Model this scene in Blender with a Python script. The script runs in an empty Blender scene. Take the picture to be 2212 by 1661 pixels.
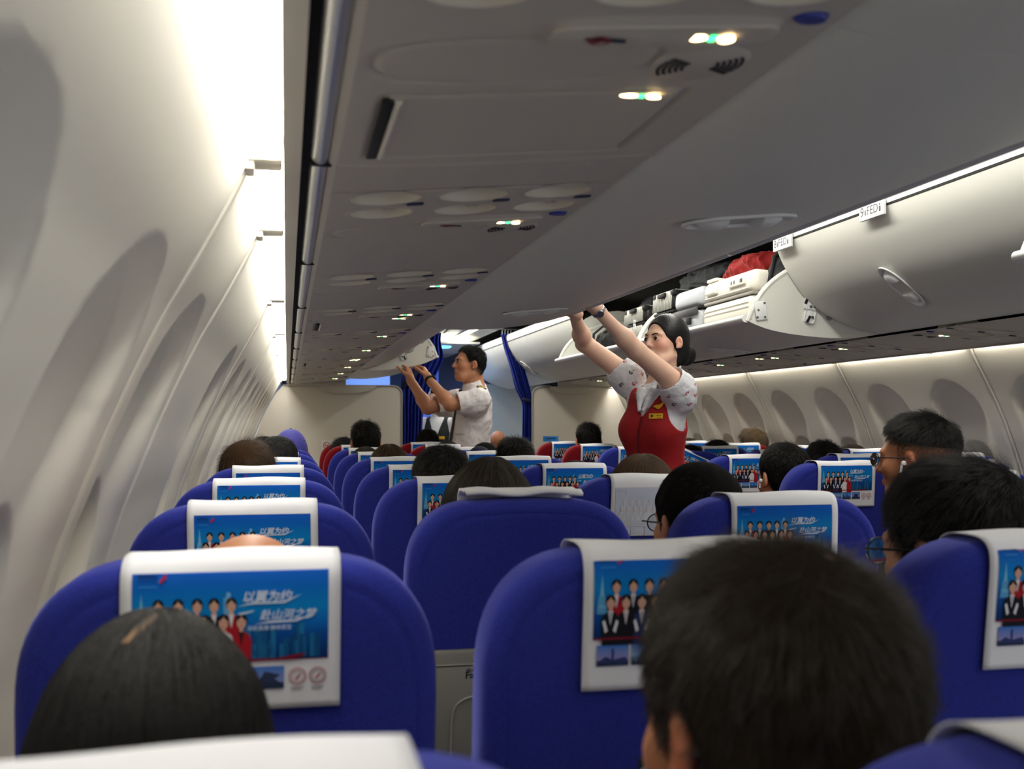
import bpy, bmesh, math, random
import numpy as np
from mathutils import Vector, Matrix
random.seed(5); RNG = np.random.default_rng(7)
PI = math.pi
SC = bpy.context.scene
COL = SC.collection

# ------------------------------------------------------------------ camera, world, exposure
def make_camera():
    cam = bpy.data.cameras.new('camera'); o = bpy.data.objects.new('camera', cam); COL.objects.link(o)
    f = 2300.0
    phi = math.atan(80.5/f); th = math.atan(486/f*math.cos(phi))
    F = Vector((math.sin(th)*math.cos(phi), math.cos(th)*math.cos(phi), math.sin(phi)))
    R = Vector((math.cos(th), -math.sin(th), 0)); U = R.cross(F)
    m = Matrix((R, U, -F)).transposed().to_4x4(); m.translation = Vector((-1.455, 0, 1.28))
    o.matrix_world = m
    cam.sensor_width = 36; cam.sensor_fit = 'HORIZONTAL'; cam.lens = 36*f/2212
    cam.clip_start = 0.02; cam.clip_end = 60
    cam.dof.use_dof = True; cam.dof.focus_distance = 3.6; cam.dof.aperture_fstop = 7.0
    SC.camera = o
make_camera()
w = bpy.data.worlds.new('world'); SC.world = w; w.use_nodes = True
w.node_tree.nodes['Background'].inputs[0].default_value = (0.95, 0.96, 1.0, 1)
w.node_tree.nodes['Background'].inputs[1].default_value = 0.62
SC.view_settings.view_transform = 'Standard'; SC.view_settings.look = 'None'
SC.view_settings.gamma = 1; SC.view_settings.use_curve_mapping = False
SC.view_settings.exposure = 0.25
COVE_STRENGTH = 32.0
CEIL_STRENGTH = 23.0
SC.cycles.max_bounces = 6; SC.cycles.diffuse_bounces = 3; SC.cycles.glossy_bounces = 3
SC.cycles.transparent_max_bounces = 6; SC.cycles.caustics_reflective = False; SC.cycles.caustics_refractive = False
SC.cycles.sample_clamp_indirect = 6; SC.cycles.adaptive_threshold = .02
# the cabin goes on aft of the camera, unbuilt: world background is added fill
def area(name, loc, rot, sx, sy, e, col):
    l = bpy.data.lights.new(name, 'AREA'); l.shape = 'RECTANGLE'; l.size = sx; l.size_y = sy; l.energy = e; l.color = col
    o = bpy.data.objects.new(name, l); o.location = loc; o.rotation_euler = rot; COL.objects.link(o); return o

# ------------------------------------------------------------------ materials
MATS = {}
def mat(name, col, rough=0.5, metal=0.0, spec=0.4, bump=0.0, bscale=200, var=0.0, vscale=8, emit=None, es=0.0, attr=None, sheen=0, coat=0, stretch=None, sss=0):
    if name in MATS: return MATS[name]
    m = bpy.data.materials.new(name); m.use_nodes = True; MATS[name] = m
    nt = m.node_tree; N = nt.nodes; L = nt.links; b = N['Principled BSDF']
    b.inputs['Base Color'].default_value = (*col, 1); b.inputs['Roughness'].default_value = rough
    b.inputs['Metallic'].default_value = metal; b.inputs['Specular IOR Level'].default_value = spec
    if sheen: b.inputs['Sheen Weight'].default_value = sheen; b.inputs['Sheen Roughness'].default_value = .4; mxc = max(max(col), .01); b.inputs['Sheen Tint'].default_value = (*[.25+.75*c/mxc for c in col], 1)
    if coat: b.inputs['Coat Weight'].default_value = coat
    if sss:
        b.inputs['Subsurface Weight'].default_value = sss; b.inputs['Subsurface Radius'].default_value = (.012, .005, .003); b.inputs['Subsurface Scale'].default_value = .6
    tc = None
    def coords(sc):
        nonlocal tc
        if tc is None: tc = N.new('ShaderNodeTexCoord')
        mp = N.new('ShaderNodeMapping'); L.new(tc.outputs['Object'], mp.inputs[0])
        mp.inputs['Scale'].default_value = stretch if stretch else (1, 1, 1)
        n = N.new('ShaderNodeTexNoise'); n.inputs['Scale'].default_value = sc; n.inputs['Detail'].default_value = 3
        L.new(mp.outputs[0], n.inputs['Vector']); return n
    src = None
    if attr:
        a = N.new('ShaderNodeAttribute'); a.attribute_name = attr; src = a.outputs['Color']
        L.new(src, b.inputs['Base Color'])
    if var:
        n = coords(vscale); mx = N.new('ShaderNodeMix'); mx.data_type = 'RGBA'; mx.blend_type = 'MULTIPLY'
        rr = N.new('ShaderNodeMapRange'); rr.inputs[1].default_value = .3; rr.inputs[2].default_value = .7
        rr.inputs[3].default_value = 1-var; rr.inputs[4].default_value = 1+var
        L.new(n.outputs[0], rr.inputs[0]); mx.inputs[0].default_value = 1
        if src is not None: L.new(src, mx.inputs[6])
        else: mx.inputs[6].default_value = (*col, 1)
        L.new(rr.outputs[0], mx.inputs[7]); L.new(mx.outputs[2], b.inputs['Base Color'])
    if bump:
        n = coords(bscale); bp = N.new('ShaderNodeBump'); bp.inputs['Strength'].default_value = bump; bp.inputs['Distance'].default_value = .002
        L.new(n.outputs[0], bp.inputs['Height']); L.new(bp.outputs[0], b.inputs['Normal'])
    if emit:
        b.inputs['Emission Color'].default_value = (*emit, 1); b.inputs['Emission Strength'].default_value = es
    return m
def srgb(r, g, b):
    f = lambda c: (c/255/12.92) if c <= 10 else ((c/255+.055)/1.055)**2.4
    return (f(r), f(g), f(b))

# ------------------------------------------------------------------ object helpers
def new_obj(name, me, parent=None, mats=None):
    o = bpy.data.objects.new(name, me); COL.objects.link(o)
    if parent is not None: o.parent = parent
    if mats:
        for m in (mats if isinstance(mats, (list, tuple)) else [mats]): me.materials.append(m)
    return o
def tag(o, label=None, cat=None, group=None, kind=None):
    if label: o['label'] = label
    if cat: o['category'] = cat
    if group: o['group'] = group
    if kind: o['kind'] = kind
    return o
def thing(name, label, cat, loc=(0, 0, 0), rz=0, group=None, kind=None):
    o = bpy.data.objects.new(name, None); COL.objects.link(o); o.location = loc; o.rotation_euler = (0, 0, rz); o.empty_display_size = .05
    return tag(o, label, cat, group, kind)
def struct(o, label):
    o['kind'] = 'structure'; o['label'] = label; o['category'] = 'cabin'; return o
def copy_tree(o, parent=None):
    c = o.copy(); COL.objects.link(c); c.parent = parent
    for ch in list(o.children): copy_tree(ch, c)
    return c
class MB:
    def __init__(s): s.v = []; s.f = []; s.m = []; s.n = 0
    def add(s, V, F, m=0):
        V = [tuple(float(c) for c in p) for p in V]; s.v += V
        s.f += [tuple(int(i)+s.n for i in f) for f in F]; s.m += [m]*len(F); s.n += len(V); return s
    def grid(s, P, m=0, cu=False, cv=False, flip=False):
        P = np.asarray(P, float); a, b = P.shape[:2]; F = []
        for i in range(a if cu else a-1):
            for j in range(b if cv else b-1):
                q = (i*b+j, ((i+1) % a)*b+j, ((i+1) % a)*b+(j+1) % b, i*b+(j+1) % b); F.append(q[::-1] if flip else q)
        return s.add(P.reshape(-1, 3), F, m)
    def box(s, c, d, r=0, seg=2, rot=None, m=0):
        bm = bmesh.new(); bmesh.ops.create_cube(bm, size=1)
        bmesh.ops.scale(bm, vec=d, verts=bm.verts)
        if r: bmesh.ops.bevel(bm, geom=bm.edges[:], offset=r, segments=seg, profile=.5, affect='EDGES')
        if rot is not None: bmesh.ops.transform(bm, matrix=rot.to_4x4(), verts=bm.verts)
        bmesh.ops.translate(bm, vec=c, verts=bm.verts); s.bm(bm, m); return s
    def bm(s, bm, m=0):
        bm.verts.index_update(); s.add([v.co for v in bm.verts], [[v.index for v in f.verts] for f in bm.faces], m); bm.free(); return s
    def tube(s, pts, r, n=8, m=0, cap=True):
        pts = [Vector(p) for p in pts]; R = r if isinstance(r, (list, tuple)) else [r]*len(pts); rings = []
        up = None
        for i, p in enumerate(pts):
            t = (pts[min(i+1, len(pts)-1)]-pts[max(i-1, 0)]).normalized()
            if up is None: up = Vector((0, 0, 1)) if abs(t.z) < .9 else Vector((1, 0, 0))
            a = t.cross(up).normalized(); b = a.cross(t); up = b
            rings.append([p+(a*math.cos(k*2*PI/n)+b*math.sin(k*2*PI/n))*R[i] for k in range(n)])
        s.grid(rings, m, cv=True)
        if cap:
            base = s.n-n*len(pts); s.f += [tuple(base+k for k in range(n)), tuple(base+n*(len(pts)-1)+n-1-k for k in range(n))]; s.m += [m, m]
        return s
    def lathe(s, prof, n=24, c=(0, 0, 0), axis='z', m=0, sx=1, sy=1):
        rings = []
        for (r, z) in prof:
            ring = []
            for k in range(n):
                a = 2*PI*k/n; x, y = r*math.cos(a)*sx, r*math.sin(a)*sy
                p = (x, y, z) if axis == 'z' else ((x, z, y) if axis == 'y' else (z, x, y))
                ring.append((p[0]+c[0], p[1]+c[1], p[2]+c[2]))
            rings.append(ring)
        return s.grid(rings, m, cv=True)
    def extrude(s, prof, y0, y1, m=0, cap=True, closed=True, axis='y'):
        """profile in (x,z) pushed along y"""
        A = [(x, y0, z) for x, z in prof]; B = [(x, y1, z) for x, z in prof]
        s.grid([A, B], m, cv=closed)
        if cap and closed:
            n = len(prof); b = s.n-2*n; s.f += [tuple(b+i for i in range(n)), tuple(b+2*n-1-i for i in range(n))]; s.m += [m, m]
        return s
    def xf(s, M, start=0):
        for i in range(start, len(s.v)): s.v[i] = tuple(M @ Vector(s.v[i]))
        return s
    def mesh(s, name):
        me = bpy.data.meshes.new(name); me.from_pydata(s.v, [], s.f)
        if any(s.m): me.polygons.foreach_set('material_index', s.m)
        return me
    def build(s, name, mats, parent=None, smooth=40, fix=True):
        me = s.mesh(name)
        if fix:
            bm = bmesh.new(); bm.from_mesh(me); bmesh.ops.recalc_face_normals(bm, faces=bm.faces); bm.to_mesh(me); bm.free()
        if smooth:
            me.polygons.foreach_set('use_smooth', [True]*len(me.polygons))
            if smooth < 180: me.set_sharp_from_angle(angle=math.radians(smooth))
        return new_obj(name, me, parent, mats)
def arr_obj(name, V, F, mats, parent=None, smooth=True):
    me = bpy.data.meshes.new(name); V = np.asarray(V, np.float32); F = np.asarray(F, np.int32)
    me.vertices.add(len(V)); me.vertices.foreach_set('co', V.ravel())
    k = F.shape[1]; me.loops.add(F.size); me.loops.foreach_set('vertex_index', F.ravel())
    me.polygons.add(len(F)); me.polygons.foreach_set('loop_start', np.arange(0, F.size, k, dtype=np.int32))
    me.update(calc_edges=True); me.validate()
    if smooth: me.polygons.foreach_set('use_smooth', [True]*len(me.polygons))
    return new_obj(name, me, parent, mats)
def text_geo(txt, size=1.0, shear=0.0, bold=0.0):
    """letters as flat triangles in the xy plane"""
    cu = bpy.data.curves.new('t', 'FONT'); cu.body = txt; cu.size = size; cu.shear = shear; cu.offset = bold; cu.resolution_u = 3
    o = bpy.data.objects.new('t', cu); COL.objects.link(o)
    bpy.context.view_layer.update()
    dg = bpy.context.evaluated_depsgraph_get(); me = o.evaluated_get(dg).to_mesh()
    V = [tuple(v.co) for v in me.vertices]; F = [tuple(p.vertices) for p in me.polygons]
    o.evaluated_get(dg).to_mesh_clear(); bpy.data.objects.remove(o); bpy.data.curves.remove(cu)
    return V, F
def text_fit(txt, x0, x1, y0, shear=0.0, bold=0.0, h=None):
    V, F = text_geo(txt, 1.0, shear, bold)
    xs = [v[0] for v in V]; ys = [v[1] for v in V]
    s = (x1-x0)/(max(xs)-min(xs)); sy = s if h is None else h/(max(ys)-min(ys))
    return [((v[0]-min(xs))*s+x0, (v[1]-min(ys))*sy+y0, 0) for v in V], F

# ------------------------------------------------------------------ distance fields for bodies, hair and clothes
class SDF:
    def __init__(s, ax): s.ax = [np.asarray(a, np.float32) for a in ax]; s.f = np.full([len(a) for a in s.ax], 1.0, np.float32)
    def block(s, lo, hi):
        sl = []
        for a, l, h in zip(s.ax, lo, hi):
            i0 = max(0, np.searchsorted(a, l)-1); i1 = min(len(a), np.searchsorted(a, h)+1)
            if i1 <= i0: return None, None
            sl.append(slice(i0, i1))
        X, Y, Z = np.meshgrid(*[a[q] for a, q in zip(s.ax, sl)], indexing='ij', sparse=True)
        return tuple(sl), (X, Y, Z)
    def put(s, fn, lo, hi, k=.015, op='u', mg=.03):
        m = k+mg; sl, P = s.block([c-m for c in lo], [c+m for c in hi])
        if sl is None: return s
        d = fn(*P).astype(np.float32); a = s.f[sl]
        if op == 'u':
            h = np.maximum(k-np.abs(a-d), 0)/k if k > 0 else 0
            s.f[sl] = np.minimum(a, d)-h*h*k*.25
        else:
            h = np.maximum(k-np.abs(a+d), 0)/k if k > 0 else 0
            s.f[sl] = np.maximum(a, -d)+h*h*k*.25
        return s
    def cap(s, a, b, ra, rb, k=.015, op='u'):
        a = np.array(a, float); b = np.array(b, float); ab = b-a; L2 = max(ab@ab, 1e-9)
        def fn(X, Y, Z):
            t = np.clip(((X-a[0])*ab[0]+(Y-a[1])*ab[1]+(Z-a[2])*ab[2])/L2, 0, 1)
            return np.sqrt((X-a[0]-t*ab[0])**2+(Y-a[1]-t*ab[1])**2+(Z-a[2]-t*ab[2])**2)-(ra+(rb-ra)*t)
        r = max(ra, rb); return s.put(fn, np.minimum(a, b)-r, np.maximum(a, b)+r, k, op)
    def ell(s, c, r, R=None, k=.015, op='u'):
        """R: 3x3, columns are the local axes in world"""
        c = np.array(c, float); r = np.array(r, float); R = np.eye(3) if R is None else np.asarray(R, float)
        def fn(X, Y, Z):
            dx, dy, dz = X-c[0], Y-c[1], Z-c[2]
            q = [(dx*R[0, i]+dy*R[1, i]+dz*R[2, i]) for i in range(3)]
            k0 = np.sqrt(sum((q[i]/r[i])**2 for i in range(3))); k1 = np.sqrt(sum((q[i]/r[i]**2)**2 for i in range(3)))+1e-6
            return k0*(k0-1)/k1
        e = np.sqrt(((R*r)**2).sum(1)); return s.put(fn, c-e, c+e, k, op)
    def half(s, p, n, op='s'):
        """cut away everything on the side n points to"""
        p = np.array(p, float); n = np.array(n, float)/np.linalg.norm(n); X, Y, Z = np.meshgrid(*s.ax, indexing='ij', sparse=True)
        s.f = np.maximum(s.f, ((X-p[0])*n[0]+(Y-p[1])*n[1]+(Z-p[2])*n[2]).astype(np.float32)); return s
    def mesh(s):
        f = s.f; S = f < 0; nx, ny, nz = f.shape
        cnt = np.zeros((nx-1, ny-1, nz-1), np.uint8)
        sl = [slice(0, -1), slice(1, None)]
        for i in (0, 1):
            for j in (0, 1):
                for k in (0, 1): cnt += S[sl[i], sl[j], sl[k]]
        act = (cnt > 0) & (cnt < 8); I = np.argwhere(act); idx = np.full(act.shape, -1, np.int32); idx[act] = np.arange(len(I))
        acc = np.zeros((len(I), 3)); num = np.zeros(len(I))
        for ax in range(3):
            o1, o2 = [a for a in range(3) if a != ax]
            for u in (0, 1):
                for v in (0, 1):
                    A = I.copy(); A[:, o1] += u; A[:, o2] += v; B = A.copy(); B[:, ax] += 1
                    fa = f[tuple(A.T)]; fb = f[tuple(B.T)]; c = (fa < 0) != (fb < 0)
                    t = np.where(c, fa/np.where(c, fa-fb, 1), 0)
                    P = np.stack([s.ax[q][A[:, q]] for q in range(3)], 1).astype(float)
                    P[:, ax] += t*(s.ax[ax][B[:, ax]]-s.ax[ax][A[:, ax]])
                    acc += P*c[:, None]; num += c
        V = acc/num[:, None]; Q = []
        for ax in range(3):
            o1, o2 = [(1, 2), (2, 0), (0, 1)][ax]
            a = [slice(None)]*3; b = [slice(None)]*3; a[ax] = slice(0, -1); b[ax] = slice(1, None)
            for o in (o1, o2): a[o] = slice(1, -1); b[o] = slice(1, -1)
            Sa = S[tuple(a)]; Sb = S[tuple(b)]; E = np.argwhere(Sa != Sb)
            if not len(E): continue
            inside = Sa[tuple(E.T)]; base = E.copy(); base[:, o1] += 1; base[:, o2] += 1
            def g(d1, d2):
                C = base.copy(); C[:, o1] += d1-1; C[:, o2] += d2-1; return idx[tuple(C.T)]
            q = np.stack([g(0, 0), g(1, 0), g(1, 1), g(0, 1)], 1); q[~inside] = q[~inside][:, ::-1]; Q.append(q)
        return V, np.concatenate(Q)
def axis(lo, hi, h, fine=None):
    """grid axis with spacing h, or finer inside (lo, hi, h) of fine"""
    if fine is None: return np.arange(lo, hi+h, h)
    out = []; x = lo
    while x <= hi:
        out.append(x); x += fine[2] if fine[0] <= x <= fine[1] else h
    return np.array(out)
def frame(fwd, up=(0, 0, 1)):
    """columns right, forward, up"""
    f = np.array(fwd, float); f /= np.linalg.norm(f); r = np.cross(f, up); r /= np.linalg.norm(r); u = np.cross(r, f)
    return np.stack([r, f, u], 1)
# ------------------------------------------------------------------ cabin shell
M_WALL = mat('sidewall plastic', srgb(238, 234, 220), .55, spec=.3, bump=.03, bscale=500)
M_PANEL = mat('service panel plastic', srgb(192, 186, 176), .5, spec=.35, bump=.02, bscale=400)
M_BIN = mat('bin plastic', srgb(222, 222, 214), .42, spec=.4, bump=.02, bscale=350)
M_BINLIP = mat('bin lip plastic', srgb(232, 233, 232), .35, spec=.45)
M_BLACK = mat('black gap', (.006, .006, .007), .7)
M_LINING = mat('dark lining', (.02, .02, .019), .9, spec=.1)  # near-black colour stands for the shade inside the bins
M_CUP = mat('pale light-painted cup plastic', srgb(214, 208, 192), .35, spec=.5)  # pale plastic, lightened to put the light caught in the cups into colour
M_CHROME = mat('brushed rail', srgb(205, 205, 205), .28, metal=.75)
M_GREY = mat('grey plastic', srgb(150, 148, 146), .5)
M_DGREY = mat('dark grey plastic', srgb(60, 60, 62), .5)
M_CARPET = mat('dark blue carpet', (.02, .025, .06), .95, bump=.4, bscale=600)
M_DIV = mat('divider laminate', srgb(205, 198, 186), .5, spec=.3, bump=.05, bscale=700)
M_COVE = mat('cove diffuser', (1, 1, 1), .5, emit=(1.0, .975, .90), es=COVE_STRENGTH)
M_CEIL = mat('ceiling diffuser', (1, 1, 1), .5, emit=(1.0, .97, .88), es=CEIL_STRENGTH)
M_CEIL2 = mat('dimmed ceiling diffuser', (1, 1, 1), .5, emit=(1.0, .97, .88), es=CEIL_STRENGTH*.12)
M_STEEL = mat('screw steel', srgb(120, 118, 112), .35, metal=.8)

WL = [(-1.497, 1.668), (-1.5105, 1.624), (-1.540, 1.566), (-1.575, 1.500), (-1.6145, 1.430), (-1.650, 1.355), (-1.684, 1.277), (-1.716, 1.193), (-1.744, 1.120), (-1.766, 1.045), (-1.786, .95), (-1.800, .84), (-1.803, .70), (-1.79, .5), (-1.75, .25), (-1.66, 0)]
WR = [(1.495, 1.668), (1.5065, 1.605), (1.545, 1.535), (1.587, 1.461), (1.621, 1.398), (1.652, 1.334), (1.679, 1.273), (1.703, 1.21), (1.731, 1.137), (1.755, 1.063), (1.780, .95), (1.797, .84), (1.803, .70), (1.79, .5), (1.75, .25), (1.66, 0)]
SEAM_L = [-.85, .32, 1.492, 2.034, 3.19, 4.403, 5.645, 6.87, 8.10, 9.32]
SEAM_R = [1.86, 3.03, 4.20, 5.376, 6.543, 7.715, 8.885, 10.05]
def win_pos(seams, skip=()):
    out = []
    for a, b in zip(seams[:-1], seams[1:]):
        if b-a < .8: out.append((a+b)/2)
        else: out += [a+(b-a)*.255, a+(b-a)*.745]
    return [y for y in out if not any(abs(y-s) < .1 for s in skip)]
WIN_L = win_pos(SEAM_L, (2.33,)); WIN_R = win_pos(SEAM_R)
WZ = 1.0            # window centre height
def resample(pts, h, zfine=None):
    p = np.array(pts, float); d = np.r_[0, np.cumsum(np.hypot(*np.diff(p, axis=0).T))]
    # smooth the polyline with a cubic through the points
    n = int(d[-1]/h)+1; t = np.linspace(0, d[-1], n)
    x = np.interp(t, d, p[:, 0]); z = np.interp(t, d, p[:, 1])
    for _ in range(6):
        x[1:-1] = (x[:-2]+2*x[1:-1]+x[2:])/4; z[1:-1] = (z[:-2]+2*z[1:-1]+z[2:])/4
    return np.stack([x, z], 1)
def sstep(x): x = np.clip(x, 0, 1); return x*x*(3-2*x)
def side_wall(name, prof, seams, wins, y0, y1, sgn, label):
    P = resample(prof, .009); t = np.gradient(P, axis=0); t /= np.linalg.norm(t, axis=1)[:, None]
    N = np.stack([t[:, 1], -t[:, 0]], 1); N *= np.sign(N[:, :1])*sgn      # outward
    ys = list(np.arange(y0, y1, .012))
    for s in seams: ys += list(s+np.arange(-.036, .037, .003))
    for wy in wins: ys += list(wy+np.arange(-.15, -.10, .005))+list(wy+np.arange(.10, .15, .005))
    ys = np.unique(np.round([y for y in ys if y0 <= y <= y1], 4)); ys = ys[np.r_[True, np.diff(ys) > .0015]]
    Y, Z = ys[None, :], P[:, 1][:, None]; D = np.zeros((len(P), len(ys)))
    for s in seams:
        d = Y-s
        D += np.where(np.abs(d) < .030, .011*sstep(1-np.abs(d)/.030), 0)-np.where(np.abs(d+.004) < .006, .010, 0)
    for wy in wins:
        dy = Y-wy
        e = (1-np.sqrt((dy/.196)**2+((Z-1.30)/.175)**2))*.17
        hw = .196+(1.30-Z)*.05
        dist = np.where(Z > 1.30, e, hw-np.abs(dy)); ew = .018+np.clip(1.38-Z, 0, 1)*.55
        D += .030*sstep(dist/ew+.05)*np.clip((Z-.62)/.3, 0, 1)
        q = 1-((np.abs(dy)/.127)**2.6+(np.abs(Z-WZ)/.185)**2.6)**(1/2.6)
        D += .066*sstep(q*.14/.022)
    V = np.zeros((len(P), len(ys), 3))
    V[..., 0] = P[:, :1]+N[:, :1]*D; V[..., 1] = Y; V[..., 2] = P[:, 1:]+N[:, 1:]*D*.3
    a, b = V.shape[:2]; i = np.arange(a-1)[:, None]*b+np.arange(b-1)[None]
    F = np.stack([i, i+1, i+b+1, i+b], -1).reshape(-1, 4)
    if sgn > 0: F = F[:, ::-1]
    o = arr_obj(name, V.reshape(-1, 3), F, M_WALL); struct(o, label)
    return P, N
def windows(P, N, wins, side, first):
    n = first
    for wy in wins:
        k = np.argmin(abs(P[:, 1]-WZ)); c = P[k]; t = P[max(k-8, 0)]-P[k+8]; t = t/np.linalg.norm(t)
        ring = MB(); out = []
        for a in range(48):
            ang = 2*PI*a/48; ca, sa = math.cos(ang), math.sin(ang)
            q = (abs(ca)**2.6+abs(sa)**2.6)**(-1/2.6); zz = WZ+.187*sa*q; j = np.argmin(abs(P[:, 1]-zz))
            out.append(((P[j, 0]+N[j, 0]*.045), wy+.129*ca*q, zz))
        R = [Vector(p) for p in out]; rings = []
        for a in range(48):
            tn = (R[(a+1) % 48]-R[a-1]).normalized(); nn = Vector((-N[k, 0], 0, -N[k, 1])).normalized(); bb = tn.cross(nn)
            rings.append([R[a]+(bb*math.cos(x)+nn*math.sin(x)*.7)*.0026 for x in np.linspace(0, 2*PI, 8, endpoint=False)])
        ring.grid(rings, 0, cu=True, cv=True)
        o = ring.build('window_%d' % n, [M_BINLIP]); struct(o, 'oval cabin window with its shade pulled down on the %s side wall' % side); o['group'] = '%s side wall windows' % side
        sh = MB(); off = np.array([c[0]+N[k, 0]*.088, c[1]])
        V = [(off[0], wy, WZ)]
        for a in range(32):
            ang = 2*PI*a/32; ca, sa = math.cos(ang), math.sin(ang); q = (abs(ca)**2.6+abs(sa)**2.6)**(-1/2.6)
            V.append((off[0]+t[0]*.16*sa*q, wy+.108*ca*q, WZ+t[1]*.16*sa*q))
        sh.add(V, [(0, 1+i, 1+(i+1) % 32) for i in range(32)]); sh.build('window_shade', [M_WALL], o)
        n += 1
    return n
PL, NL = side_wall('wall_left', WL, SEAM_L, WIN_L, -1.6, 9.75, -1, 'pale curved left side wall with scooped window recesses')
PR, NR = side_wall('wall_right', WR, SEAM_R, WIN_R, 1.4, 10.8, 1, 'pale curved right side wall with scooped window recesses')
nw = windows(PL, NL, [y for y in WIN_L if 0.3 < y < 9.3], 'left', 1)
windows(PR, NR, [y for y in WIN_R if y > 3.2], 'right', nw)

def plain(name, V, F, m, label): o = MB().add(V, F).build(name, [m], fix=False); return struct(o, label)
plain('floor', [(-1.7, -1.6, 0), (1.7, -1.6, 0), (1.7, 13.4, 0), (-1.7, 13.4, 0)], [(0, 1, 2, 3)], M_CARPET, 'dark carpeted cabin floor')
# rounded ceiling over the aisle, and the dark lining behind the bins
c = MB(); arc = [(x, 2.135+.05*math.cos(x/.47*PI/2)) for x in np.linspace(-.47, .47, 15)]
c.grid([[(x, y, z) for x, z in arc] for y in np.linspace(-1.6, 13.4, 2)])
struct(c.build('ceiling', [M_BIN], fix=False), 'gently arched aisle ceiling between the overhead bins')
for s, nm in ((-1, 'left'), (1, 'right')):
    l = MB(); pr = [(.47, 2.135), (.53, 2.16), (1.2, 2.12), (1.42, 1.9), (1.52, 1.69), (1.50, 1.655)]
    l.grid([[(s*x, y, z) for x, z in pr] for y in (-1.6, 13.4)])
    struct(l.build('wall_lining_'+nm, [M_LINING], fix=False), 'lining blackened for shade inside the %s overhead bins' % nm)
# outboard edge rail of the service panels: grey lip, dark slot, round bright rail
def rail(s, nm, y0, y1):
    dz = 0 if s < 0 else -.012; X = lambda d: s*d
    r = MB()
    r.extrude([(X(1.462), 1.612+dz), (X(1.440), 1.608+dz), (X(1.440), 1.66), (X(1.462), 1.66)], y0, y1, 0)
    r.extrude([(X(1.440), 1.632+dz), (X(1.425), 1.632+dz), (X(1.425), 1.66), (X(1.440), 1.66)], y0, y1, 1)
    cx, cz = 1.416, 1.617+dz
    r.extrude([(X(cx+.0125*math.cos(a)), cz+.0125*math.sin(a)) for a in np.linspace(0, 2*PI, 16, endpoint=False)], y0, y1, 2)
    r.extrude([(X(1.405), 1.607+dz), (X(1.396), 1.605+dz), (X(1.396), 1.65), (X(1.42), 1.65)], y0, y1, 0)
    for y in np.arange(y0+.35, y1, .87): r.box((X(cx), y, cz), (.027, .004, .027), m=1)
    struct(r.build('trim_%d' % (1 if s < 0 else 2), [M_PANEL, M_BLACK, M_CHROME]), 'long grey and silver edge rail above the %s windows' % nm)
rail(-1, 'left', -1.6, 9.38); rail(1, 'right', 1.4, 9.42)
# cove lights along the top of the side walls, one lamp per wall panel
def cove(s, seams, nm):
    k = 0; z = 1.648
    for a, b in zip(seams[:-1], seams[1:]):
        g = .035
        lab = 'white cove light above the %s windows, %s from the camera' % (nm, ORD[k])
        t = thing('cove_light', lab, 'light', (0, (a+b)/2, 0), group='%s cove lights' % nm); k += 1
        h = (b-a)/2-g
        d = MB(); d.grid([[(s*1.4965, y, z+.004), (s*1.480, y, z+.007), (s*1.4635, y, z+.002)] for y in np.linspace(-h, h, 4)], flip=s > 0)
        d.build('diffuser', [M_COVE], t, fix=False)
        for q in (-1, 1):
            e = MB(); e.box((s*1.487, q*(h+.016), z-.005), (.046, .030, .022), .004)
            e.box((s*1.507, q*(h+.020), z-.016), (.012, .022, .022), .003); e.build('end_cap', [M_WALL], t)
ORD = ['nearest', 'second', 'third', 'fourth', 'fifth', 'sixth', 'seventh', 'eighth', 'ninth', 'tenth', 'eleventh', 'twelfth']
cove(-1, SEAM_L[1:], 'left'); cove(1, SEAM_R, 'right')
bk = MB()
for s in (-1, 1): bk.grid([[(s*1.52, y, 1.668), (s*1.43, y, 1.668)] for y in (-1.6, 9.6)])
struct(bk.build('trim_3', [M_WALL], fix=False), 'pale backing strip above the cove lights')

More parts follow.
